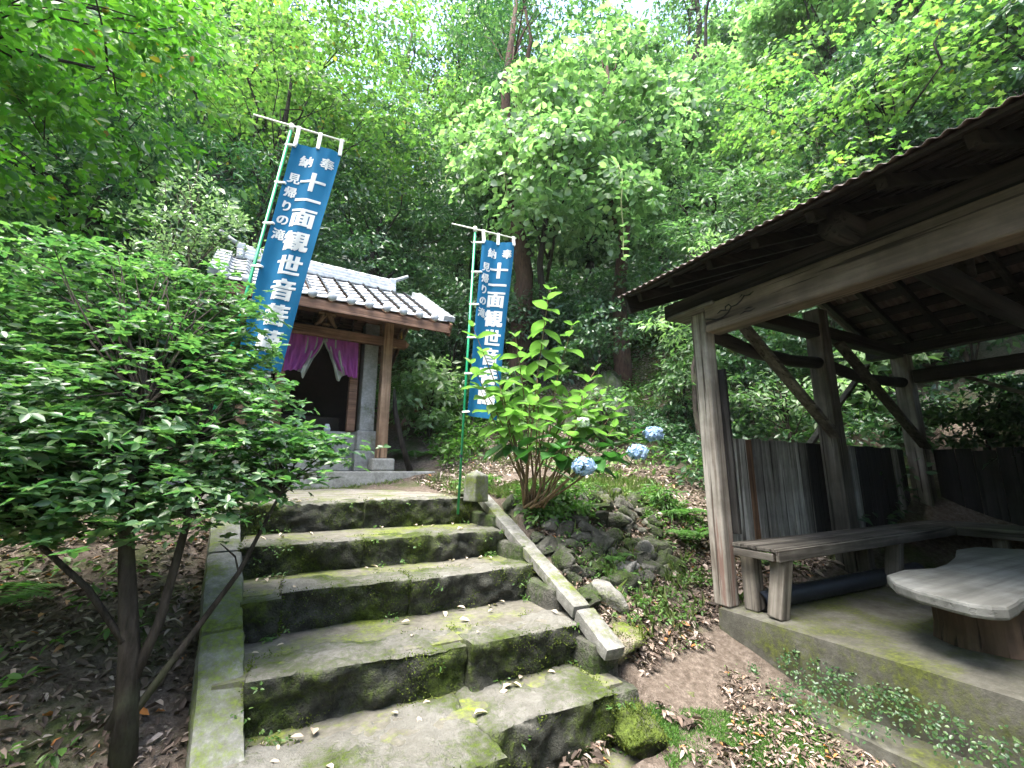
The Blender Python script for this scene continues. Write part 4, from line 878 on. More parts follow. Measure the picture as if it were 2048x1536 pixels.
# pipe: ribbed drain pipe, open end towards the viewer
pp = MB(); n_ = 70; 
rad = [.062 + (.006 if i % 2 else 0) for i in range(n_)]
pp.tube([(i / (n_ - 1) * 2.2, 0, 0) for i in range(n_)], rad, 16, cap=False)
pp.tube([(i / 9 * 2.2, 0, 0) for i in range(10)], .055, 16, cap=False)
o = pp.build('drain_pipe', M['pipe'], smooth=True); o.location = (3.06, 2.1, .522); o.rotation_euler = (0, 0, -.03); tag(o, 'black ribbed drain pipe lying on the slab under the bench', 'pipe')
#VEG
# ------------------------------------------------------------------ trees
def gz(x, y, dz=0): return (x, y, ground(x, y) + dz)
# overhanging broadleaf, upper left, rooted out on the left bank
tree('broadleaf_tree', 'near broadleaf tree reaching in from the upper left with bright yellow green leaves', gz(-4.3, 4.6),
     [(-2.6, 5.3, 5.75, 1.15), (-1.95, 5.5, 5.6, .95), (-2.4, 5.75, 4.75, .9), (-1.7, 5.86, 6.6, .8), (-3.2, 5.6, 4.9, 1.1), (-3.4, 4.8, 6.2, 1.2), (-2.0, 5.2, 6.9, 1.0)],
     M['l_bright'], M['bark_dark'], density=20, cr=.34, per=44, ln=.1, w=.062, trunk_r=.14, seed=1, shape='leaf', twigs=3, top=(-3.0, 5.3, 6.6), sag=.5)
tree('maple_tree', 'slender yellow green maple with thin forking dark stems left of the leaning banner top', gz(-1.0, 9.7),
     [(-1.49, 9.85, 10.44, 1.6), (-.2, 9.73, 11.57, 1.8), (-.58, 9.37, 8.92, 1.3), (1.33, 9.49, 12.17, 1.5), (.8, 9.77, 10.13, 1.6), (1.8, 8.9, 8.7, 1.15), (-1.76, 9.43, 8.33, .9), (.6, 9.2, 8.3, .9), (-2.6, 9.6, 9.6, 1.2)],
     M['l_maple'], M['bark_dark'], density=13, cr=.5, per=56, ln=.12, w=.085, trunk_r=.1, seed=2, flat=.14, split=.15, sag=.35, twigs=2)
tree('cypress_tree', 'dark drooping cypress behind the left banner above the shrine roof', gz(-3.0, 8.6),
     [(-2.12, 7.92, 6.05, 1.0), (-1.3, 8.05, 6.15, .95), (-2.76, 7.7, 4.95, 1.0), (-.5, 8.6, 6.9, .9), (-3.13, 7.33, 5.27, 1.0), (-2.6, 8.2, 7.2, 1.1), (-1.7, 8.3, 5.1, .9), (-3.6, 8, 6.6, 1.2), (-2.4, 8, 3.9, 1.0)],
     M['l_cyp'], M['bark_dark'], density=20, cr=.42, per=60, ln=.1, w=.03, trunk_r=.16, seed=3, flat=.1, tilt=.7, jit=.25, sag=1.0, droop=.25)
tree('glossy_shrub', 'pale glossy small leaved shrub standing against dark trees left of the leaning banner', gz(-.95, 4.85),
     [(-.87, 4.66, 3.75, .42), (-.77, 4.62, 3.3, .4), (-.97, 4.7, 4.12, .24), (-.6, 4.66, 3.62, .3), (-1.1, 4.6, 3.1, .36), (-1.15, 4.7, 3.55, .3)], M['l_gloss'], M['bark'], density=110, cr=.13, per=24, ln=.05, w=.024, trunk_r=.025, seed=4, flat=.5, updir=.7, cat='shrub', twigs=3, split=.2)
tree('evergreen_tree', 'dense dark evergreen behind the right half of the shrine roof', gz(1.7, 10.2),
     [(1.25, 10.09, 7.54, 1.5), (2.5, 10.0, 8.86, 1.5), (1.66, 9.31, 5.76, 1.2), (.45, 9.95, 7.72, 1.1), (3.12, 9.67, 7.04, 1.3), (2.22, 9.58, 4.78, 1.0), (.6, 9.6, 5.8, 1.0)],
     M['l_dark'], M['bark_dark'], density=16, cr=.5, per=70, ln=.11, w=.055, trunk_r=.16, seed=5, sag=.5)
tree('vine_covered_tree', 'bright pale tree smothered in round leaved vines above the right banner', gz(4.9, 7.9),
     [(5.23, 6.4, 9.41, 1.5), (4.28, 6.79, 8.55, 1.45), (6.13, 5.9, 8.55, 1.3), (4.65, 6.2, 7.2, 1.35), (3.6, 7.18, 7.5, 1.05), (5.45, 6.0, 6.6, 1.0), (3.4, 7.8, 8.6, .85), (4.1, 6.8, 6.3, .8)],
     M['l_vine'], M['bark_dark'], density=17, cr=.45, per=50, ln=.14, w=.115, trunk_r=.1, seed=6, sag=.7, tilt=.8, shape='leaf')
tree('evergreen_tree', 'broad dark green evergreen just left of the shelter roof edge', gz(7.6, 5.6),
     [(7.36, 5.15, 6.46, 1.2), (7.86, 4.5, 6.67, 1.05), (6.58, 5.56, 5.48, 1.0), (7.3, 6.1, 7.47, 1.1), (6.7, 5.4, 4.4, .85), (8.2, 5.2, 5.4, 1.1), (7.2, 5.4, 3.9, .8)],
     M['l_mid'], M['bark_dark'], density=20, cr=.42, per=58, ln=.12, w=.05, trunk_r=.14, seed=7, sag=.5)
tree('maple_tree', 'near maple with layered bright green sprays hanging over the shelter roof', gz(9.4, 3.4),
     [(7.93, 2.7, 7.0, 1.05), (7.6, 1.7, 6.9, 1.0), (7.68, 3.35, 7.0, .85), (8.66, 1.8, 6.1, .8), (8.29, 3.52, 8.8, 1.1), (7.89, 4.2, 8.4, 1.0), (8.4, 2.2, 7.9, 1.0), (7.1, 2.9, 6.0, .6), (7.2, 3.6, 5.6, .6), (8.0, 3.9, 5.9, .8), (8.6, .8, 7.3, 1.2)],
     M['l_maple'], M['bark_dark'], density=12, cr=.48, per=40, ln=.1, w=.09, trunk_r=.13, seed=8, flat=.08, tilt=.3, jit=.28, shape='palm', sag=.25, twigs=2)
tree('small_tree', 'small bright leaved tree rising just above the low end of the shelter roof', gz(5.6, 4.5),
     [(5.3, 4.1, 4.2, .5), (4.75, 4.35, 3.6, .42), (5.7, 4.3, 4.7, .5), (5.9, 4.6, 3.9, .6)], M['l_vine'], M['bark'], density=34, cr=.24, per=26, ln=.12, w=.035, trunk_r=.04, seed=9, cat='tree', split=.2)
# tall straight trunks further up the slope
tall = tree('tall_tree', 'tall dark trunk with a sparse high crown against the sky left of centre', gz(6.4, 15.2), [(6.3, 14.9, 23, 2.2), (7.6, 14.5, 21.5, 1.8), (5.0, 15.6, 21.8, 1.8), (6.8, 15.4, 19, 1.3)],
     M['l_mid'], M['bark_dark'], density=5, cr=.75, per=40, ln=.2, w=.13, trunk_r=.26, seed=10, top=(6.2, 15, 23.5))
dup(tall, gz(14.9, 10.6), 1.6, 1.0, 'tall dark forked trunk against the bright sky gap right of centre')
dup(tall, gz(3.4, 15.2), 3.5, .85, 'thinner dark trunk with high crown behind the yellow green maple')
dup(tall, gz(17.5, 6.5), 5.0, 1.05, 'tall dark trunk rising behind the maple over the shelter')
cd_ = tree('cedar_tree', 'straight red barked cedar trunk just right of the upright banner', gz(4.4, 8.0), [(4.5, 8.2, 13, 1.6), (4.2, 7.8, 11.5, 1.6), (4.6, 8.1, 14.6, 1.3)], M['l_cyp'], M['cedar_bark'], density=9, cr=.5, per=60, ln=.12, w=.035, trunk_r=.22, seed=12, sag=1.0, flat=.1)
dup(cd_, gz(6.6, 7.2), 2.0, .8, 'straight red barked cedar trunk left of the shelter roof tip')
# a loose wood of mixed trees up the hillside
protos = []
def proto(k, leafm, ln, w, seed, shape, dens, cr, per, cyp=False):
    rnd = random.Random(seed); H = rnd.uniform(9, 11.5); bl = []
    for i in range(14):
        a = rnd.uniform(0, 6.28); h = rnd.uniform(.25, 1) * H; q = 2.2 * (1 - abs(h / H - .6)) * rnd.uniform(.4, 1)
        bl.append((math.cos(a) * q, math.sin(a) * q, h, rnd.uniform(.9, 1.5)))
    t = tree('forest_tree', 'x', (0, 0, 0), bl, leafm, M['bark_dark'], density=dens, cr=cr, per=per, ln=ln, w=w, trunk_r=.15, seed=seed, shape=shape, sag=.6, split=.2, top=(0, 0, H * .96))
    protos.append(t)
proto(0, M['l_mid'], .19, .1, 31, 'quad', 12, .55, 60)
proto(1, M['l_dark'], .18, .085, 32, 'quad', 12, .55, 60)
proto(2, M['l_maple'], .18, .12, 33, 'quad', 11, .62, 56)
proto(3, M['l_vine'], .2, .15, 34, 'quad', 11, .6, 52)
proto(4, M['l_cyp'], .18, .065, 35, 'quad', 13, .52, 66)
LAB = ['mid green broadleaf tree on the wooded slope', 'dark evergreen tree on the wooded slope', 'yellow green maple on the wooded slope', 'pale green leafy tree on the wooded slope', 'dark feathery conifer on the wooded slope']
rf_ = random.Random(77); used = set(); ca, sa = math.cos(R(28)), math.sin(R(28))
spots = []
for Y, step, n0, n1, jit in ((12.5, 2.5, -7, 9, .8), (16.5, 3.0, -8, 10, 1.2), (21, 3.6, -8, 10, 1.6), (27, 4.5, -8, 10, 2)):
    for i in range(n0, n1):
        X = i * step + rf_.uniform(-jit, jit); YY = Y + rf_.uniform(-jit, jit)
        spots.append((X, YY))
side = lambda X, Y: (' at the far left' if X / Y < -.55 else ' left of the middle' if X / Y < -.2 else ' in the middle' if X / Y < .15 else ' right of the middle' if X / Y < .5 else ' at the far right')
row = lambda Y: ', front row' if Y < 14.5 else ', midway up' if Y < 19 else ', high up' if Y < 24 else ', near the ridge'
for (X, Y) in spots:
    if Y > 14 and (abs(X / Y + .40) < .05 or abs(X / Y + .22) < .03): continue
    if abs(X / Y - .43) < .06: continue                # gap where the sky shows beside the forked trunk
    x = X * ca + Y * sa; y = -X * sa + Y * ca
    k = rf_.choice((0, 0, 0, 1, 2, 2, 3, 3, 4)); s_ = rf_.uniform(.8, 1.15) * (1 + max(0, Y - 16) * .02)
    if abs(X / Y + .2) < .07: s_ *= .8
    if k in used: dup(protos[k], gz(x, y, -.1), rf_.uniform(0, 6.3), (s_, s_, s_ * rf_.uniform(.9, 1.2)), LAB[k] + row(Y) + side(X, Y), 'trees of the wood up the hillside')
    else:
        used.add(k); o = protos[k]; o.location = gz(x, y, -.1); o.scale = (s_,) * 3; o['label'] = LAB[k] + row(Y) + side(X, Y); o['group'] = 'trees of the wood up the hillside'
for x, y, q in ((8.6, 2.6, 'left'), (9.0, 1.2, 'middle'), (8.9, -.4, 'right')):  # evergreens added to shade the slope behind the shelter
    dup(protos[1], gz(x, y, -.1), x * 3 + y, (.62, .62, .68), 'dark evergreen added for shade behind the shelter back wall, %s of three' % q)
for k in range(5):
    if k not in used:
        for ch in list(protos[k].children): bpy.data.objects.remove(ch)
        bpy.data.objects.remove(protos[k])
# far wood closing the ridge: leaf masses beyond counting
rng = np.random.default_rng(90); C = []
for i in range(3200):
    X = rng.uniform(-60, 70); Y = rng.uniform(33, 60); 
    if abs(X / Y - .43) < .07 or abs(X / Y + .22) < .05 or abs(X / Y + .40) < .05: continue
    x = X * ca + Y * sa; y = -X * sa + Y * ca; C.append((x, y, ground(x, y) + rng.uniform(.5, 14)))
C = np.array(C); O = nrm(rng.normal(0, 1, C.shape)); V, T = clump_leaves(rng, C, rng.uniform(1.2, 2.4, len(C)), O, 46, .55, .34, .4, .5, .5)
o = link(bpy.data.objects.new('far_wood', tri_mesh('far_wood', V, T, M['l_mid']))); o['kind'] = 'stuff'
# the wood goes on behind the viewer and beyond the shelter and shades the place from that side
C = []
for i in range(1500):
    a = rng.uniform(R(115), R(320)); d = rng.uniform(7.5, 13); h = rng.uniform(0, 9)
    C.append((math.sin(a + R(28)) * d, math.cos(a + R(28)) * d, h))
C = np.array(C); O = nrm(rng.normal(0, 1, C.shape)); V, T = clump_leaves(rng, C, rng.uniform(.9, 1.6, len(C)), O, 110, .17, .1, .4, .5, .5)
o = link(bpy.data.objects.new('surrounding_wood', tri_mesh('surrounding_wood', V, T, M['l_mid']))); o['kind'] = 'stuff'

# ------------------------------------------------------------------ shrubs
def shrub(label, x, y, r, h, leafm, seed, ln=.09, w=.045, dens=40, cr=.2, per=26, flat=.25, name='shrub', shape='quad', sag=.4, group=None, updir=0):
    z = ground(x, y); rnd = random.Random(seed)
    bl = [(x + rnd.uniform(-.5, .5) * r, y + rnd.uniform(-.5, .5) * r, z + h * rnd.uniform(.35, .85), r * rnd.uniform(.5, .8)) for _ in range(6)]
    return tree(name, label, (x, y, z - .05), bl, leafm, M['bark_dark'], density=dens, cr=cr, per=per, ln=ln, w=w, trunk_r=.03, seed=seed, flat=flat, cat='shrub', split=.1, shape=shape, sag=sag, group=group, updir=updir)
shrub('pale broad leaved shrub on the slope just right of the shrine post', 2.5, 8.0, .8, 1.5, M['l_vine'], 51, .16, .07)
shrub('dark shrub on the slope above the shrine right eave', 3.1, 8.9, 1.0, 3.0, M['l_dark'], 52, .1, .05)
shrub('leafy green shrub beside the grey rock face, left of the shelter post', 5.7, 4.9, .7, 1.9, M['l_mid'], 53, .11, .05)
shrub('shiny green shrub seen through the shelter between the corner post and the second post', 6.3, 3.6, .6, 1.3, M['l_mid'], 54, .1, .045)
shrub('dark evergreen shrub filling the upper opening behind the corner post', 6.5, 4.2, .75, 2.6, M['l_dark'], 55, .11, .05)
shrub('dark evergreen shrub behind the second shelter post', 7.6, 3.7, .75, 2.4, M['l_dark'], 56, .11, .05)
shrub('large leaved shrub behind the plank wall, right of the second post', 7.5, 3.2, .6, 1.2, M['l_vine'], 57, .15, .09, dens=30)
shrub('ivy shrub clothing the top of the grey rock face', 4.9, 5.9, .8, 2.9, M['l_dark'], 58, .08, .05)
shrub('bright fine leaved shrub at the foot of the shelter corner post', 3.75, 3.55, .2, .3, M['l_fern'], 59, .1, .018, dens=160, cr=.12, per=18)
shrub('low dark shrub at the back of the terrace, left of the rock face', 3.6, 7.6, .7, 1.2, M['l_dark'], 60, .1, .05)
shrub('shady bush against the left end of the shrine', -1.3, 6.4, .7, 1.9, M['l_mid'], 61, .1, .05)
shrub('dark bush on the left bank behind the near bush', -2.3, 5.2, .9, 2.0, M['l_dark'], 62, .1, .05)
shrub('tall leafy bush at the far left edge behind the near bush', -2.6, 4.0, .8, 1.8, M['l_mid'], 63, .1, .05)
ps = [shrub('s', 0, 0, 1.0, 1.8, M['l_dark'], 64, .12, .055, dens=26, cr=.3, per=34), shrub('s', 0, 0, 1.0, 1.5, M['l_mid'], 65, .12, .055, dens=26, cr=.3, per=34)]
rs_ = random.Random(15); first = [True, True]
for i in range(56):
    X = rs_.uniform(-9, 10); Y = rs_.uniform(9.2, 13.5) if i < 40 else rs_.uniform(7.5, 9.5)
    if i >= 40: X = rs_.choice((-1, 1)) * rs_.uniform(5.2, 9)
    lab_side = side(X, Y); x = X * ca + Y * sa; y = -X * sa + Y * ca
    if y < 3.2 and x < 9: continue
    if -1.6 < x < 2.6 and y < 9.4: continue
    k = i % 3 == 0; p_ = ps[int(k)]; lab = ['dark evergreen shrub under the trees', 'mid green shrub under the trees'][int(k)] + lab_side + (', low down' if Y < 10.3 else ', half way' if Y < 12 else ', higher up')
    s_ = rs_.uniform(.8, 1.3)
    if first[int(k)]:
        first[int(k)] = False; p_.location = gz(x, y, -.05); p_['label'] = lab; p_['group'] = 'shrubs on the shaded slope'
    else: dup(p_, gz(x, y, -.05), rs_.uniform(0, 6.3), s_, lab, 'shrubs on the shaded slope')

shrub('dark evergreen shrub behind the back wall of the shelter', 8.3, 2.2, 1.0, 2.6, M['l_dark'], 71, .12, .055, dens=30, cr=.28)
shrub('dense dark shrub in deep shade right of the rear shelter post', 8.6, .8, 1.1, 2.8, M['l_dark'], 72, .12, .055, dens=30, cr=.28)
shrub('dark shrub farthest right behind the shelter back wall', 8.4, -.6, 1.1, 2.8, M['l_dark'], 73, .12, .055, dens=30, cr=.28)
for k, (x, y, lab) in enumerate([(7.0, 1.9, 'dark bush rising above the rear shelter wall, nearest the far corner post'), (7.05, 1.15, 'dark bush above the middle of the rear shelter wall'), (7.0, .45, 'dark bush above the rear shelter wall toward the right edge of the view'), (7.0, -.3, 'dark bush above the rear shelter wall, farthest right')]):
    shrub(lab, x, y, .6, 1.25, M['l_dark'], 76 + k, .1, .045, dens=70, cr=.2)
shrub('ivy clump spilling down the left flank of the grey rock face', 4.5, 5.3, .45, .9, M['l_mid'], 74, .07, .05, dens=60, cr=.18)
shrub('ivy clump at the right foot of the grey rock face', 5.5, 5.0, .45, .8, M['l_dark'], 75, .07, .05, dens=60, cr=.18)
# near bush beside the steps: whorled leaves in flat sprays
rng = np.random.default_rng(21)
BB = [(-.66, 2.75, 1.72, .55), (-1.15, 3.18, 2.3, .55), (-.02, 2.62, 1.46, .3), (-.82, 2.59, 1.5, .48), (-.6, 3.08, 2.1, .42), (-.3, 2.55, 1.34, .34), (-.9, 2.5, 1.36, .36), (-.25, 2.8, 1.65, .32), (-1.3, 2.9, 1.8, .55), (.18, 2.66, 1.5, .2), (-.32, 3.0, 1.95, .28), (-.75, 2.45, 1.28, .28), (-.78, 2.9, 2.1, .3), (-.42, 3.28, 2.5, .28), (-.27, 3.12, 2.22, .24), (-.62, 2.85, 1.95, .28), (-.5, 2.5, 1.26, .24), (-1.0, 2.6, 1.42, .4), (-1.5, 2.9, 1.5, .5), (-.1, 2.95, 1.8, .22), (-.15, 2.6, 1.42, .25), (-.8, 3.3, 2.5, .33)]
bt = thing('near_bush', 'large near bush with whorled green leaves leaning over the left side of the steps', 'bush', (-.46, 2.4, .34)); b0 = np.array(bt.location)
C, O, RA = blob_clumps(rng, BB, 640, .1, .2)
lst = []
K = len(C); per = 6
# each twig end: a whorl of five to seven leaves, several whorls to a spray
W_C = np.repeat(C, 4, 0) + rng.normal(0, 1, (K * 4, 3)) * np.array([.085, .085, .03]); KW = len(W_C)
CN = nrm(UP + np.repeat(O, 4, 0) * .25 + rng.normal(0, .28, (KW, 3))); A = nrm(np.cross(CN, rng.normal(0, 1, (KW, 3)))); B = np.cross(CN, A)
ci = np.repeat(np.arange(KW), per); th = np.tile(np.arange(per) * 2 * np.pi / per, KW) + rng.normal(0, .2, KW * per)
D = A[ci] * np.cos(th)[:, None] + B[ci] * np.sin(th)[:, None] + CN[ci] * rng.uniform(-.1, .4, KW * per)[:, None]
s_ = np.repeat(rng.uniform(.5, 1.35, KW), per) * rng.uniform(.75, 1.2, KW * per)
V, T = leaf_arrays(W_C[ci] - b0, D, CN[ci] + rng.normal(0, .38, (KW * per, 3)), .042 * s_, .022 * s_, shape='leaf', droop=.15)
link(bpy.data.objects.new('foliage', tri_mesh('foliage', V, T, M['l_bush'])), bt)
mb = MB(); rnd = random.Random(6); Bv = Vector(b0)
mains = [[(.06, 0, -.1), (.02, .02, .35), (-.05, .05, .75), (-.08, .1, 1.05), (-.1, .2, 1.35)], [(0, 0, .1), (.1, .03, .45), (.14, .1, .85), (.1, .2, 1.2)], [(.01, 0, .05), (.2, .06, .35), (.36, .12, .6), (.5, .16, .95)], [(0, 0, .4), (-.15, .06, .6), (-.4, .1, .85), (-.6, .2, 1.0)]]
rads = [[.048, .036, .027, .016, .008], [.022, .019, .015, .009], [.017, .014, .011, .007], [.013, .012, .009, .006]]
for p, r_ in zip(mains, rads): mb.tube(p, r_, 9)
ends = [Vector(q) for p in mains for q in p[2:]]
for i in range(0, K, 5):
    c = Vector(C[i]) - Bv; e = min(ends, key=lambda q: (q - c).length + (0.3 if q.z > c.z else 0))
    mb.tube(curve_pts(e, c, 4, .03, .35, rnd, .3), [.006, .005, .0035, .002], 4, cap=False)
mb.build('stems', M['bark_dark'], bt, smooth=True)

# ------------------------------------------------------------------ hydrangea
hy = thing('hydrangea', 'tall hydrangea with bright green leaves and blue flower heads on the terrace edge', 'hydrangea', (1.99, 3.37, 1.1)); H0 = Vector(hy.location)
def hyd_leaf(seed):
    rnd = random.Random(seed); V = []; F = []; n = 7
    for i in range(n + 1):
        t = i / n; w = (math.sin(min(1, t * 1.02) * math.pi) ** .75) * .31 * (1 - .25 * t) if t < 1 else .0
        z = -.22 * t * t + .02 * math.sin(t * 9 + seed); ser = .012 if i % 2 else 0
        V += [(t, -w - ser, z + .1 * w + .08), (t, -w * .5, z + .02), (t, 0, z), (t, w * .5, z + .02), (t, w + ser, z + .1 * w + .08)]
    for i in range(n):
        for j in range(4): F.append((i * 5 + j, (i + 1) * 5 + j, (i + 1) * 5 + j + 1, i * 5 + j + 1))
    me = mesh_from('leaf', V, F); me.polygons.foreach_set('use_smooth', [True] * len(F)); return me
HL = [hyd_leaf(i) for i in range(4)]; HLb = []
for m_ in HL: m_.materials.append(M['l_hyd'])
for m_ in HL: c = m_.copy(); c.materials.clear(); c.materials.append(M['l_hyd_dark']); HLb.append(c)
stems = [(2.06, 3.15, 3.02), (1.43, 3.43, 2.65), (1.86, 3.43, 2.62), (2.27, 3.1, 2.7), (2.1, 3.07, 2.31), (1.6, 3.23, 2.11), (1.77, 3.02, 2.02), (2.16, 2.81, 1.98), (2.55, 2.82, 1.98), (2.63, 2.68, 1.76), (2.15, 2.88, 1.84), (2.5, 3.09, 2.3), (2.34, 2.64, 1.5), (1.92, 2.79, 1.58), (1.79, 2.95, 1.8), (1.95, 3.2, 2.2), (2.3, 2.95, 2.15), (2.4, 2.75, 1.75), (1.62, 3.38, 2.36), (1.5, 3.4, 2.1), (2.45, 2.95, 2.05), (1.4, 3.38, 2.3)]
rh = random.Random(13); nl = 0
for si, tpn in enumerate(stems):
    tp = Vector(tpn); b_ = H0 + Vector((rh.uniform(-.1, .1), rh.uniform(-.08, .08), 0)); k = 9; pts = []
    for i in range(k):
        t = i / (k - 1); hx = t ** (1.35 if tp.z > 2.2 else .8)
        p = Vector((b_.x + (tp.x - b_.x) * hx, b_.y + (tp.y - b_.y) * hx, b_.z + (tp.z - b_.z) * t + (.12 * math.sin(t * math.pi) if tp.z < 1.7 else 0))); pts.append(p)
    MB().tube([p - H0 for p in pts], [.011 - .0085 * i / (k - 1) for i in range(k)], 6).build('stem', M['twig'], hy, smooth=True)
    Lg = (tp - b_).length; npair = max(3, int(min(Lg * .46, .8) / .095))
    for q in range(npair):
        t = max(.12, 1 - q * .095 / Lg * (1 + .12 * q * (si % 2))); f_ = t * (k - 1); i = min(k - 2, max(0, int(f_))); p = pts[i].lerp(pts[i + 1], f_ - i); d = (pts[i + 1] - pts[i]).normalized()
        a0 = (q % 2) * math.pi / 2 + si
        for s_ in (0, 1):
            az = a0 + s_ * math.pi + rh.uniform(-.4, .4); size = (.1 + .13 * min(1, q / 2.2)) * rh.uniform(.75, 1.1); el = .75 - .32 * q + rh.uniform(-.2, .2); el = max(-.35, el)
            dark = tp.z - (1 - t) * Lg < 1.62 or (si in (9, 12, 13) and rh.random() < .8)
            o = link(bpy.data.objects.new('leaf', (HLb if dark else HL)[rh.randrange(4)]), hy); nl += 1
            o.location = p - H0; o.rotation_euler = Euler((rh.uniform(-.35, .35), -el, az), 'XYZ'); o.scale = (size, size * rh.uniform(.85, 1.1), size)
def flower(loc, r, mat, seed):
    rng = np.random.default_rng(seed); n = 230; d = nrm(rng.normal(0, 1, (n, 3)) + np.array([0, 0, .35])); P = d * r * rng.uniform(.74, 1.06, (n, 1)) * np.array([1, 1, .72]); Vs = []; d = nrm(d + rng.normal(0, .3, (n, 3)))
    A = nrm(np.cross(d, rng.normal(0, 1, (n, 3)))); B = np.cross(d, A)
    for k in range(4):
        a = k * np.pi / 2; D = A * math.cos(a) + B * math.sin(a) + d * .25
        Vs.append(leaf_arrays(P, D, d, np.full(n, r * .22), np.full(n, r * .2), fold=-.1, shape='leaf', droop=.1))
    V, T = joinVT(Vs); o = link(bpy.data.objects.new('flower_head', tri_mesh('flower_head', V, T, mat)), hy); o.location = Vector(loc) - H0
    return o
for i, (p, r_, m_) in enumerate([((2.05, 2.71, 1.44), .088, 'petal'), ((2.48, 2.59, 1.55), .078, 'petal'), ((2.67, 2.6, 1.7), .078, 'petal'), ((2.15, 2.84, 1.79), .055, 'petal_white')]):
    flower(p, r_, M[m_], 100 + i)
    MB().tube([Vector(p) - H0, Vector(p) - H0 + Vector((-.05, .06, -.1)), Vector((p[0] - .2, p[1] + .25, p[2] + .02)) - H0], [.006, .006, .006], 6).build('flower_stalk', M['l_hyd_dark'], hy, smooth=True)

# hanging vines with small round leaves
for i, (p, ln_, lab) in enumerate([((5.0, 5.27, 6.9), 1.9, 'long hanging vine with a few round leaves left of the shelter roof'), ((3.27, 6.42, 7.1), 1.0, 'pale vine stem hanging above the upright banner'), ((2.54, 7.48, 7.8), .8, 'short pale vine stem hanging above and left of the upright banner')]):
    rnd = random.Random(i + 3); t = thing('hanging_vine', lab, 'vine', p); pts = [Vector((.05 * math.sin(j * .9 + i), .05 * math.cos(j * .7), -ln_ * j / 12)) for j in range(13)]
    MB().tube(pts, [.012] * 9 + [.008] * 4, 6).build('stem', M['vine'], t, smooth=True)
    rng = np.random.default_rng(i); n = 16 if i == 0 else 9; j = rng.integers(3, 13, n); P = np.array([pts[q] for q in j]); D = rng.normal(0, 1, (n, 3)) * np.array([1, 1, .25])
    V, T = leaf_arrays(P, D, np.tile(UP, (n, 1)), np.full(n, .13), np.full(n, .11), shape='leaf'); link(bpy.data.objects.new('foliage', tri_mesh('foliage', V, T, M['l_vine'])), t)

# ------------------------------------------------------------------ ground cover
def scatter(n, region, rng, zoff=0.0):
    x0, x1, y0, y1, mask = region; X = rng.uniform(x0, x1, n * 3); Y = rng.uniform(y0, y1, n * 3)
    keep = np.array([mask(x, y) for x, y in zip(X, Y)]); X, Y = X[keep][:n], Y[keep][:n]; Z = ground_np(X, Y) + zoff; return np.stack([X, Y, Z], 1)
on_stairs = lambda x, y: -.42 < x < 2.0 and 1.8 < y < 4.3
on_land = lambda x, y: (-.9 < x < 1.75 and 4.2 < y < 7.2) or (-1.3 < x < 2.4 and 6.6 < y < 9.3)
on_slab = lambda x, y: 2.68 < x < 7.15 and y < 2.36
on_path = lambda x, y: -.3 < x < 1.85 and y < 1.8
free = lambda x, y: not (on_stairs(x, y) or on_land(x, y) or on_slab(x, y) or on_path(x, y))
def nz(x, y, s=1.0, o=0): return noise.noise(Vector((x * s, y * s, o)))
# dead leaves on the forest floor
rng = np.random.default_rng(41)
def litter(name, n, reg, mat, ln, zoff=.015):
    P = scatter(n, reg, rng, zoff); n = len(P); D = rng.normal(0, 1, (n, 3)) * np.array([1, 1, .22]); NN = UP + rng.normal(0, .35, (n, 3)); s_ = rng.uniform(.3, 1.0, n) ** 1.5 * 1.7
    P[:, 2] += rng.uniform(0, .02, n); return leaf_arrays(P, D, NN, ln * s_, ln * .42 * s_, fold=.25, shape='leaf', droop=.3)
V, T = joinVT([litter('', 900, (.4, 2.05, .9, 1.95, lambda x, y: nz(x, y, 2.5, 6) > -.1 + (1.9 - x) * .35), None, .045, .03), litter('', 24000, (-3.6, -.1, 1.0, 6, lambda x, y: x < -.14 - .1 * (y - 2) and not on_land(x, y)), None, .04), litter('', 3000, (1.8, 3.2, .7, 2.3, lambda x, y: free(x, y) and nz(x, y, 2.2, 3) > .0), None, .028), litter('', 9000, (2.0, 4.6, 2.2, 3.5, lambda x, y: free(x, y) and nz(x, y, 1.6, 3) > -.3), None, .04), litter('', 1200, (2.9, 4.8, 2.36, 3.6, free), None, .07)])
o = link(bpy.data.objects.new('leaf_litter', tri_mesh('leaf_litter', V, T, M['l_litter']))); o['kind'] = 'stuff'
V, T = litter('', 24000, (1.8, 8.5, 3.4, 9, lambda x, y: free(x, y) and nz(x, y, .9) > -.4 and not (x > 5.0 and y < 5.2)), None, .055)
o = link(bpy.data.objects.new('terrace_leaf_litter', tri_mesh('terrace_leaf_litter', V, T, M['l_tan_litter']))); o['kind'] = 'stuff'
# grass and herbs
def grass(n, reg, h, w=.006):
    P = scatter(n, reg, rng); n = len(P); per = 7; P = np.repeat(P, per, 0) + rng.normal(0, .02, (n * per, 3)) * np.array([1, 1, 0]); D = UP + rng.normal(0, .45, P.shape) * np.array([1, 1, .2]); s_ = rng.uniform(.4, 1.2, len(P))
    return leaf_arrays(P, D, rng.normal(0, 1, P.shape) * np.array([1, 1, .1]), h * s_, np.full(len(P), w), shape='quad', fold=0, droop=.35)
V, T = joinVT([grass(1100, (1.95, 4.3, 3.65, 4.4, lambda x, y: free(x, y) and nz(x, y, 2, 5) > -.25), .09), grass(500, (1.8, 7, 4.3, 8, lambda x, y: free(x, y) and nz(x, y, 1.2, 9) > .15), .1), grass(60, (2.2, 3.4, 2.3, 3.2, free), .13), grass(120, (-.9, 1.7, 6.45, 6.72, lambda x, y: True), .05)])
o = link(bpy.data.objects.new('grass', tri_mesh('grass', V, T, M['l_grass']))); o['kind'] = 'stuff'
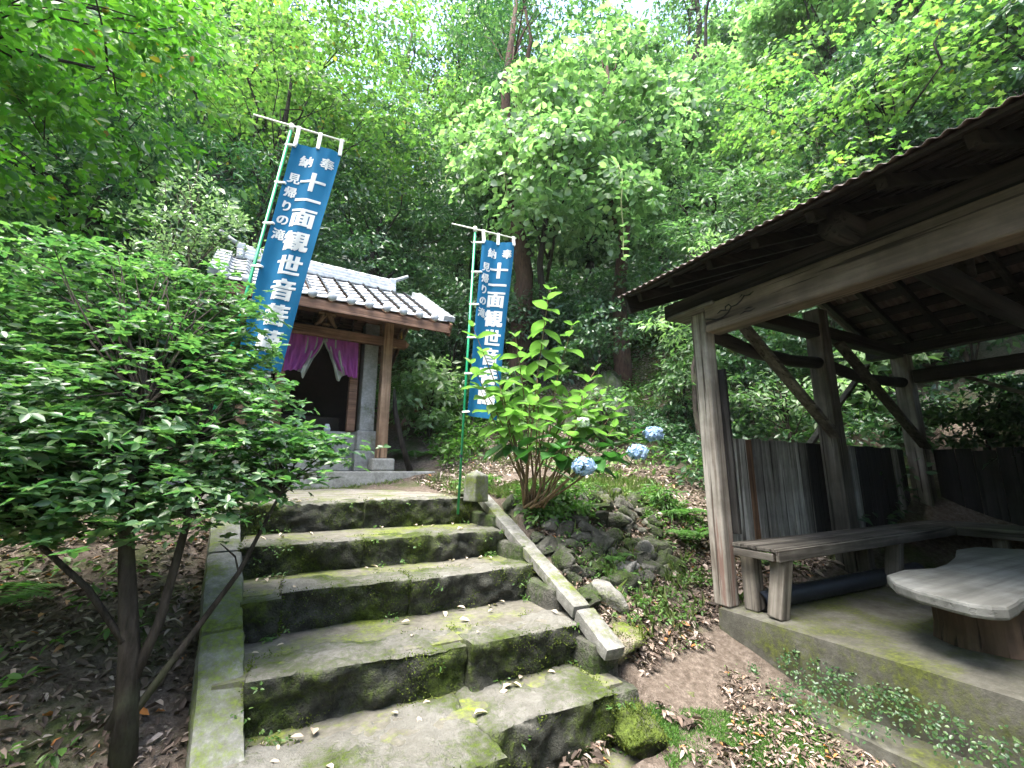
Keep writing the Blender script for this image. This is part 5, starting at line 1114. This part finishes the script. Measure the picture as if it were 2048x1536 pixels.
def herbs(n, reg, ln, rad, per=9, zoff=.03, hgt=.12):
    P = scatter(n, reg, rng, zoff); K = len(P); P[:, 2] += rng.uniform(0, hgt, K); O = nrm(rng.normal(0, 1, P.shape))
    return clump_leaves(rng, P, rng.uniform(.5, 1.3, K) * rad, O, per, ln, ln * .5, .3, .25, .35, shape='leaf')
V, T = joinVT([herbs(900, (1.6, 4.5, 6.6, 10, lambda x, y: not on_land(x, y)), .1, .16, hgt=.35), herbs(190, (1.9, 6, 4.3, 7, lambda x, y: free(x, y) and nz(x, y, .9, 7) > .15), .06, .1, hgt=.12),
               herbs(420, (1.95, 4.2, 2.4, 4.0, lambda x, y: free(x, y) and nz(x, y, 1.8, 2) > -.12), .035, .06, hgt=.06), herbs(50, (1.9, 2.7, 1.0, 2.3, lambda x, y: nz(x, y, 2, 4) > .05), .02, .05, hgt=.015), herbs(260, (-3, -.45, 1.6, 4.6, free), .05, .07, hgt=.08),
               herbs(700, (4.5, 9, 3, 7, lambda x, y: free(x, y) and nz(x, y, 1, 8) > -.05), .08, .14, hgt=.25), herbs(160, (1.9, 2.6, 3.3, 3.75, free), .06, .09, hgt=.1)])
o = link(bpy.data.objects.new('ground_herbs', tri_mesh('ground_herbs', V, T, M['l_herb']))); o['kind'] = 'stuff'
# moss carpet beside the path, weeds in the joints of the stairs
P = scatter(5200, (1.75, 2.75, 1.2, 2.0, lambda x, y: abs(y - 1.66 + (x - 2.2) * .4) < .2 + .16 * nz(x, y, 3, 1) and nz(x, y, 7, 3) > -.35), rng, .004); n = len(P); P = np.repeat(P, 5, 0) + rng.normal(0, .012, (n * 5, 3)) * np.array([1, 1, .2])
V, T = leaf_arrays(P, UP + rng.normal(0, .5, P.shape) * np.array([1, 1, .2]), rng.normal(0, 1, P.shape), rng.uniform(.008, .02, len(P)), np.full(len(P), .006), shape='quad', fold=0)
o = link(bpy.data.objects.new('moss_carpet', tri_mesh('moss_carpet', V, T, M['l_herb']))); o['kind'] = 'stuff'
P = []
for k in range(1, 6):
    for _ in range(26):
        x = rng.choice([rng.uniform(-.1, .15), rng.uniform(.5, 1.2), rng.uniform(1.6, 1.76)]); P.append((x, VF[k] - .015 + rng.uniform(-.03, .02), ZT[k - 1] + .02) if rng.random() < .6 else (x, VF[k] - .01, ZT[k] - rng.uniform(.0, .1)))
P = np.array(P)[rng.random(130) < .62]
V, T = clump_leaves(rng, P, rng.uniform(.015, .04, len(P)), np.tile(np.array([0, -1, .5]), (len(P), 1)), 8, .022, .011, .4, .6, .5, shape='leaf')
o = link(bpy.data.objects.new('stair_weeds', tri_mesh('stair_weeds', V, T, M['l_herb']))); o['kind'] = 'stuff'
# moss growing on the stones: short dense tufts rooted on the stone faces
def moss_on(objs, dens, thr, ln, seed, zmin=-.35, zmax=1.1):
    rng = np.random.default_rng(seed); PP, NN = [], []
    bpy.context.view_layer.update()
    for o in objs:
        me = o.data; n = len(me.vertices); co = np.empty(n * 3); me.vertices.foreach_get('co', co); no = np.empty(n * 3); me.vertices.foreach_get('normal', no)
        mw = np.array(o.matrix_world); co = co.reshape(-1, 3) @ mw[:3, :3].T + mw[:3, 3]; no = nrm(no.reshape(-1, 3) @ np.linalg.inv(mw[:3, :3]))
        keep = np.array([noise.fractal(Vector(c) * 3.4 + Vector((seed, 0, 0)), 1, 2, 4) + .3 * noise.noise(Vector(c) * 21) for c in co]) > thr
        keep &= (no[:, 2] > zmin) & (no[:, 2] < zmax); PP.append(co[keep]); NN.append(no[keep])
    P = np.repeat(np.concatenate(PP), dens, 0); Q = np.repeat(np.concatenate(NN), dens, 0); P = P + rng.normal(0, .011, P.shape); n = len(P)
    return leaf_arrays(P - Q * .004, Q + rng.normal(0, .55, P.shape) + UP * .3, rng.normal(0, 1, P.shape), ln * rng.uniform(.5, 1.3, n), np.full(n, ln * .5), shape='quad', fold=0)
es_ = [o for o in st.children if o.name.startswith('edge_stone')]; tr_ = [o for o in st.children if o.name.startswith('step_tread')]; cu_ = [o for o in st.children if o.name.startswith(('curb_stone', 'side_stone'))]
mb_ = [o for o in bpy.data.objects if o.name.startswith('boulder') and 'moss' in o.get('label', '')]
V, T = joinVT([moss_on(es_, 6, .1, .013, 3, zmax=.8), moss_on(mb_[:2], 6, .0, .014, 6)])
print('moss', len(V))
M['l_moss'] = leaf_mat('moss_tuft', [(0, G(.035, .055, .008)), (.6, G(.07, .095, .014)), (1, G(.12, .15, .025))], .25, rough=.8, spec=.15)
o = link(bpy.data.objects.new('stair_moss', tri_mesh('stair_moss', V, T, M['l_moss']))); o['kind'] = 'stuff'
# small ivy and moss tufts over the sloping slab face
n = 420; P = np.stack([rng.uniform(2.66, 2.9, n), rng.uniform(-.6, 2.0, n), np.zeros(n)], 1); P[:, 2] = .08 + (P[:, 0] - 2.6) / .3 * .26
P = P[[nz(p[1], p[2] * 3, 2.2, 1) > -.05 for p in P]]
V, T = clump_leaves(rng, P, rng.uniform(.03, .06, len(P)), np.tile(np.array([-1, 0, .4]), (len(P), 1)), 9, .019, .013, .3, .7, .4, shape='leaf')
o = link(bpy.data.objects.new('slab_face_creeper', tri_mesh('slab_face_creeper', V, T, M['l_bush']))); o['kind'] = 'stuff'
# undergrowth on the wooded slope
P = scatter(5200, (-14, 22, 7.5, 26, lambda x, y: not (-1.4 < x < 2.5 and y < 9.3)), rng, .1); P[:, 2] += rng.uniform(0, .7, len(P))
V, T = clump_leaves(rng, P, rng.uniform(.2, .5, len(P)), nrm(rng.normal(0, 1, P.shape)), 16, .17, .085, .4, .3, .5)
o = link(bpy.data.objects.new('undergrowth', tri_mesh('undergrowth', V, T, M['l_mid']))); o['kind'] = 'stuff'
P = scatter(900, (4.7, 9.5, 2.45, 5.4, free), rng, .06); P[:, 2] += rng.uniform(0, .35, len(P))
V, T = clump_leaves(rng, P, rng.uniform(.12, .3, len(P)), nrm(rng.normal(0, 1, P.shape)), 15, .1, .05, .4, .3, .5)
o = link(bpy.data.objects.new('bank_undergrowth', tri_mesh('bank_undergrowth', V, T, M['l_dark']))); o['kind'] = 'stuff'
# ferns
def fern(label, x, y, h, seed, n=9):
    z = ground(x, y); t = thing('fern', label, 'fern', (x, y, z)); rng = np.random.default_rng(seed); lst = []
    for k in range(n):
        a = k * 6.283 / n + rng.uniform(-.3, .3); m = 16; s_ = np.linspace(.08, 1, m); L_ = h * rng.uniform(.8, 1.2)
        P = np.stack([np.cos(a) * s_ * L_ * .85, np.sin(a) * s_ * L_ * .85, L_ * (.9 * s_ - .75 * s_ ** 2)], 1); side = np.array([-math.sin(a), math.cos(a), 0])
        for sg in (1, -1):
            D = np.tile(side * sg + np.array([math.cos(a), math.sin(a), -.1]) * .45, (m, 1)); lst.append(leaf_arrays(P, D, np.tile(UP, (m, 1)) + rng.normal(0, .1, (m, 3)), L_ * .3 * np.sin(s_ * 2.6 + .25), np.full(m, L_ * .07), shape='quad', fold=0))
    V, T = joinVT(lst); link(bpy.data.objects.new('fronds', tri_mesh('fronds', V, T, M['l_fern'])), t); return t
for i, (x, y, h, lab) in enumerate([(2.15, 7.6, .5, 'fern on the slope right behind the shrine corner post'), (2.9, 7.3, .45, 'fern in the green slope between the shrine and the upright banner'), (3.75, 3.2, .42, 'pale fern hanging by the shelter corner post'), (3.9, 3.55, .36, 'small fern above the gully beside the shelter'), (6.6, 3.2, .45, 'dark fern behind the plank wall'), (-.75, 2.0, .3, 'dark fern at the foot of the near bush'), (2.5, 3.0, .22, 'small fern growing from the rubble bank'), (-1.2, 3.3, .3, 'fern among dead leaves on the left bank')]): fern(lab, x, y, h, 200 + i)
# dead leaves lying on the steps, one by one
LM = []
for i in range(3):
    V, T = leaf_arrays(np.zeros((1, 3)), np.array([[1., 0, 0]]), np.array([[0, 0, 1.]]), np.array([1.]), np.array([.45 + .08 * i]), fold=.22, shape='leaf', droop=.1 + .1 * i); LM.append(tri_mesh('fallen_leaf', V, T, M['l_pale_litter']))
NM = ['', 'bottom', 'second', 'third', 'fourth', 'top']; rfl = random.Random(9)
cnts = {1: 16, 2: 14, 3: 14, 4: 10, 5: 12}
for k, n in cnts.items():
    for i in range(n):
        edge = rfl.random() < .45; x = rfl.choice((rfl.uniform(-.05, .3), rfl.uniform(1.2, 1.7))) if edge else rfl.uniform(0, 1.65); y = rfl.uniform(VF[k] + .06, VF[k + 1] - .03) if rfl.random() < .5 else rfl.uniform(VF[k + 1] - .1, VF[k + 1] - .02)
        o = link(bpy.data.objects.new('fallen_leaf', LM[rfl.randrange(3)])); s_ = rfl.uniform(.035, .07); o.scale = (s_,) * 3; o.location = (x, y, ZT[k] + .012); o.rotation_euler = (rfl.uniform(-.3, .3), rfl.uniform(-.3, .3), rfl.uniform(0, 6.3))
        tag(o, 'dry fallen leaf lying on the %s step of the stairs' % NM[k], 'fallen leaf', 'fallen leaves on the %s step' % NM[k])
# a broken branch on the gully path
o = MB().tube([(0, 0, 0), (.15, .1, .04), (.32, .18, .03), (.5, .3, .06)], [.012, .011, .009, .005], 7).build('fallen_branch', M['bark'], smooth=True); o.location = (2.95, 2.62, ground(3, 2.65) + .02); o.rotation_euler = (0, 0, .5); tag(o, 'thin fallen branch lying on the gully path beside the shelter corner', 'branch')

# thin damp air
hz = MB().box(-95, 115, -65, 115, -12, 75).mesh('haze'); hm = bpy.data.materials.new('haze'); hm.use_nodes = True; nt = hm.node_tree
for n_ in list(nt.nodes):
    if n_.type == 'BSDF_PRINCIPLED': nt.nodes.remove(n_)
pv = nt.nodes.new('ShaderNodeVolumePrincipled'); pv.inputs['Color'].default_value = (.92, .97, 1, 1); pv.inputs['Density'].default_value = .0004
nt.links.new(pv.outputs[0], nt.nodes['Material Output'].inputs['Volume'])
ho = part('haze', hz, hm); ho['kind'] = 'stuff'
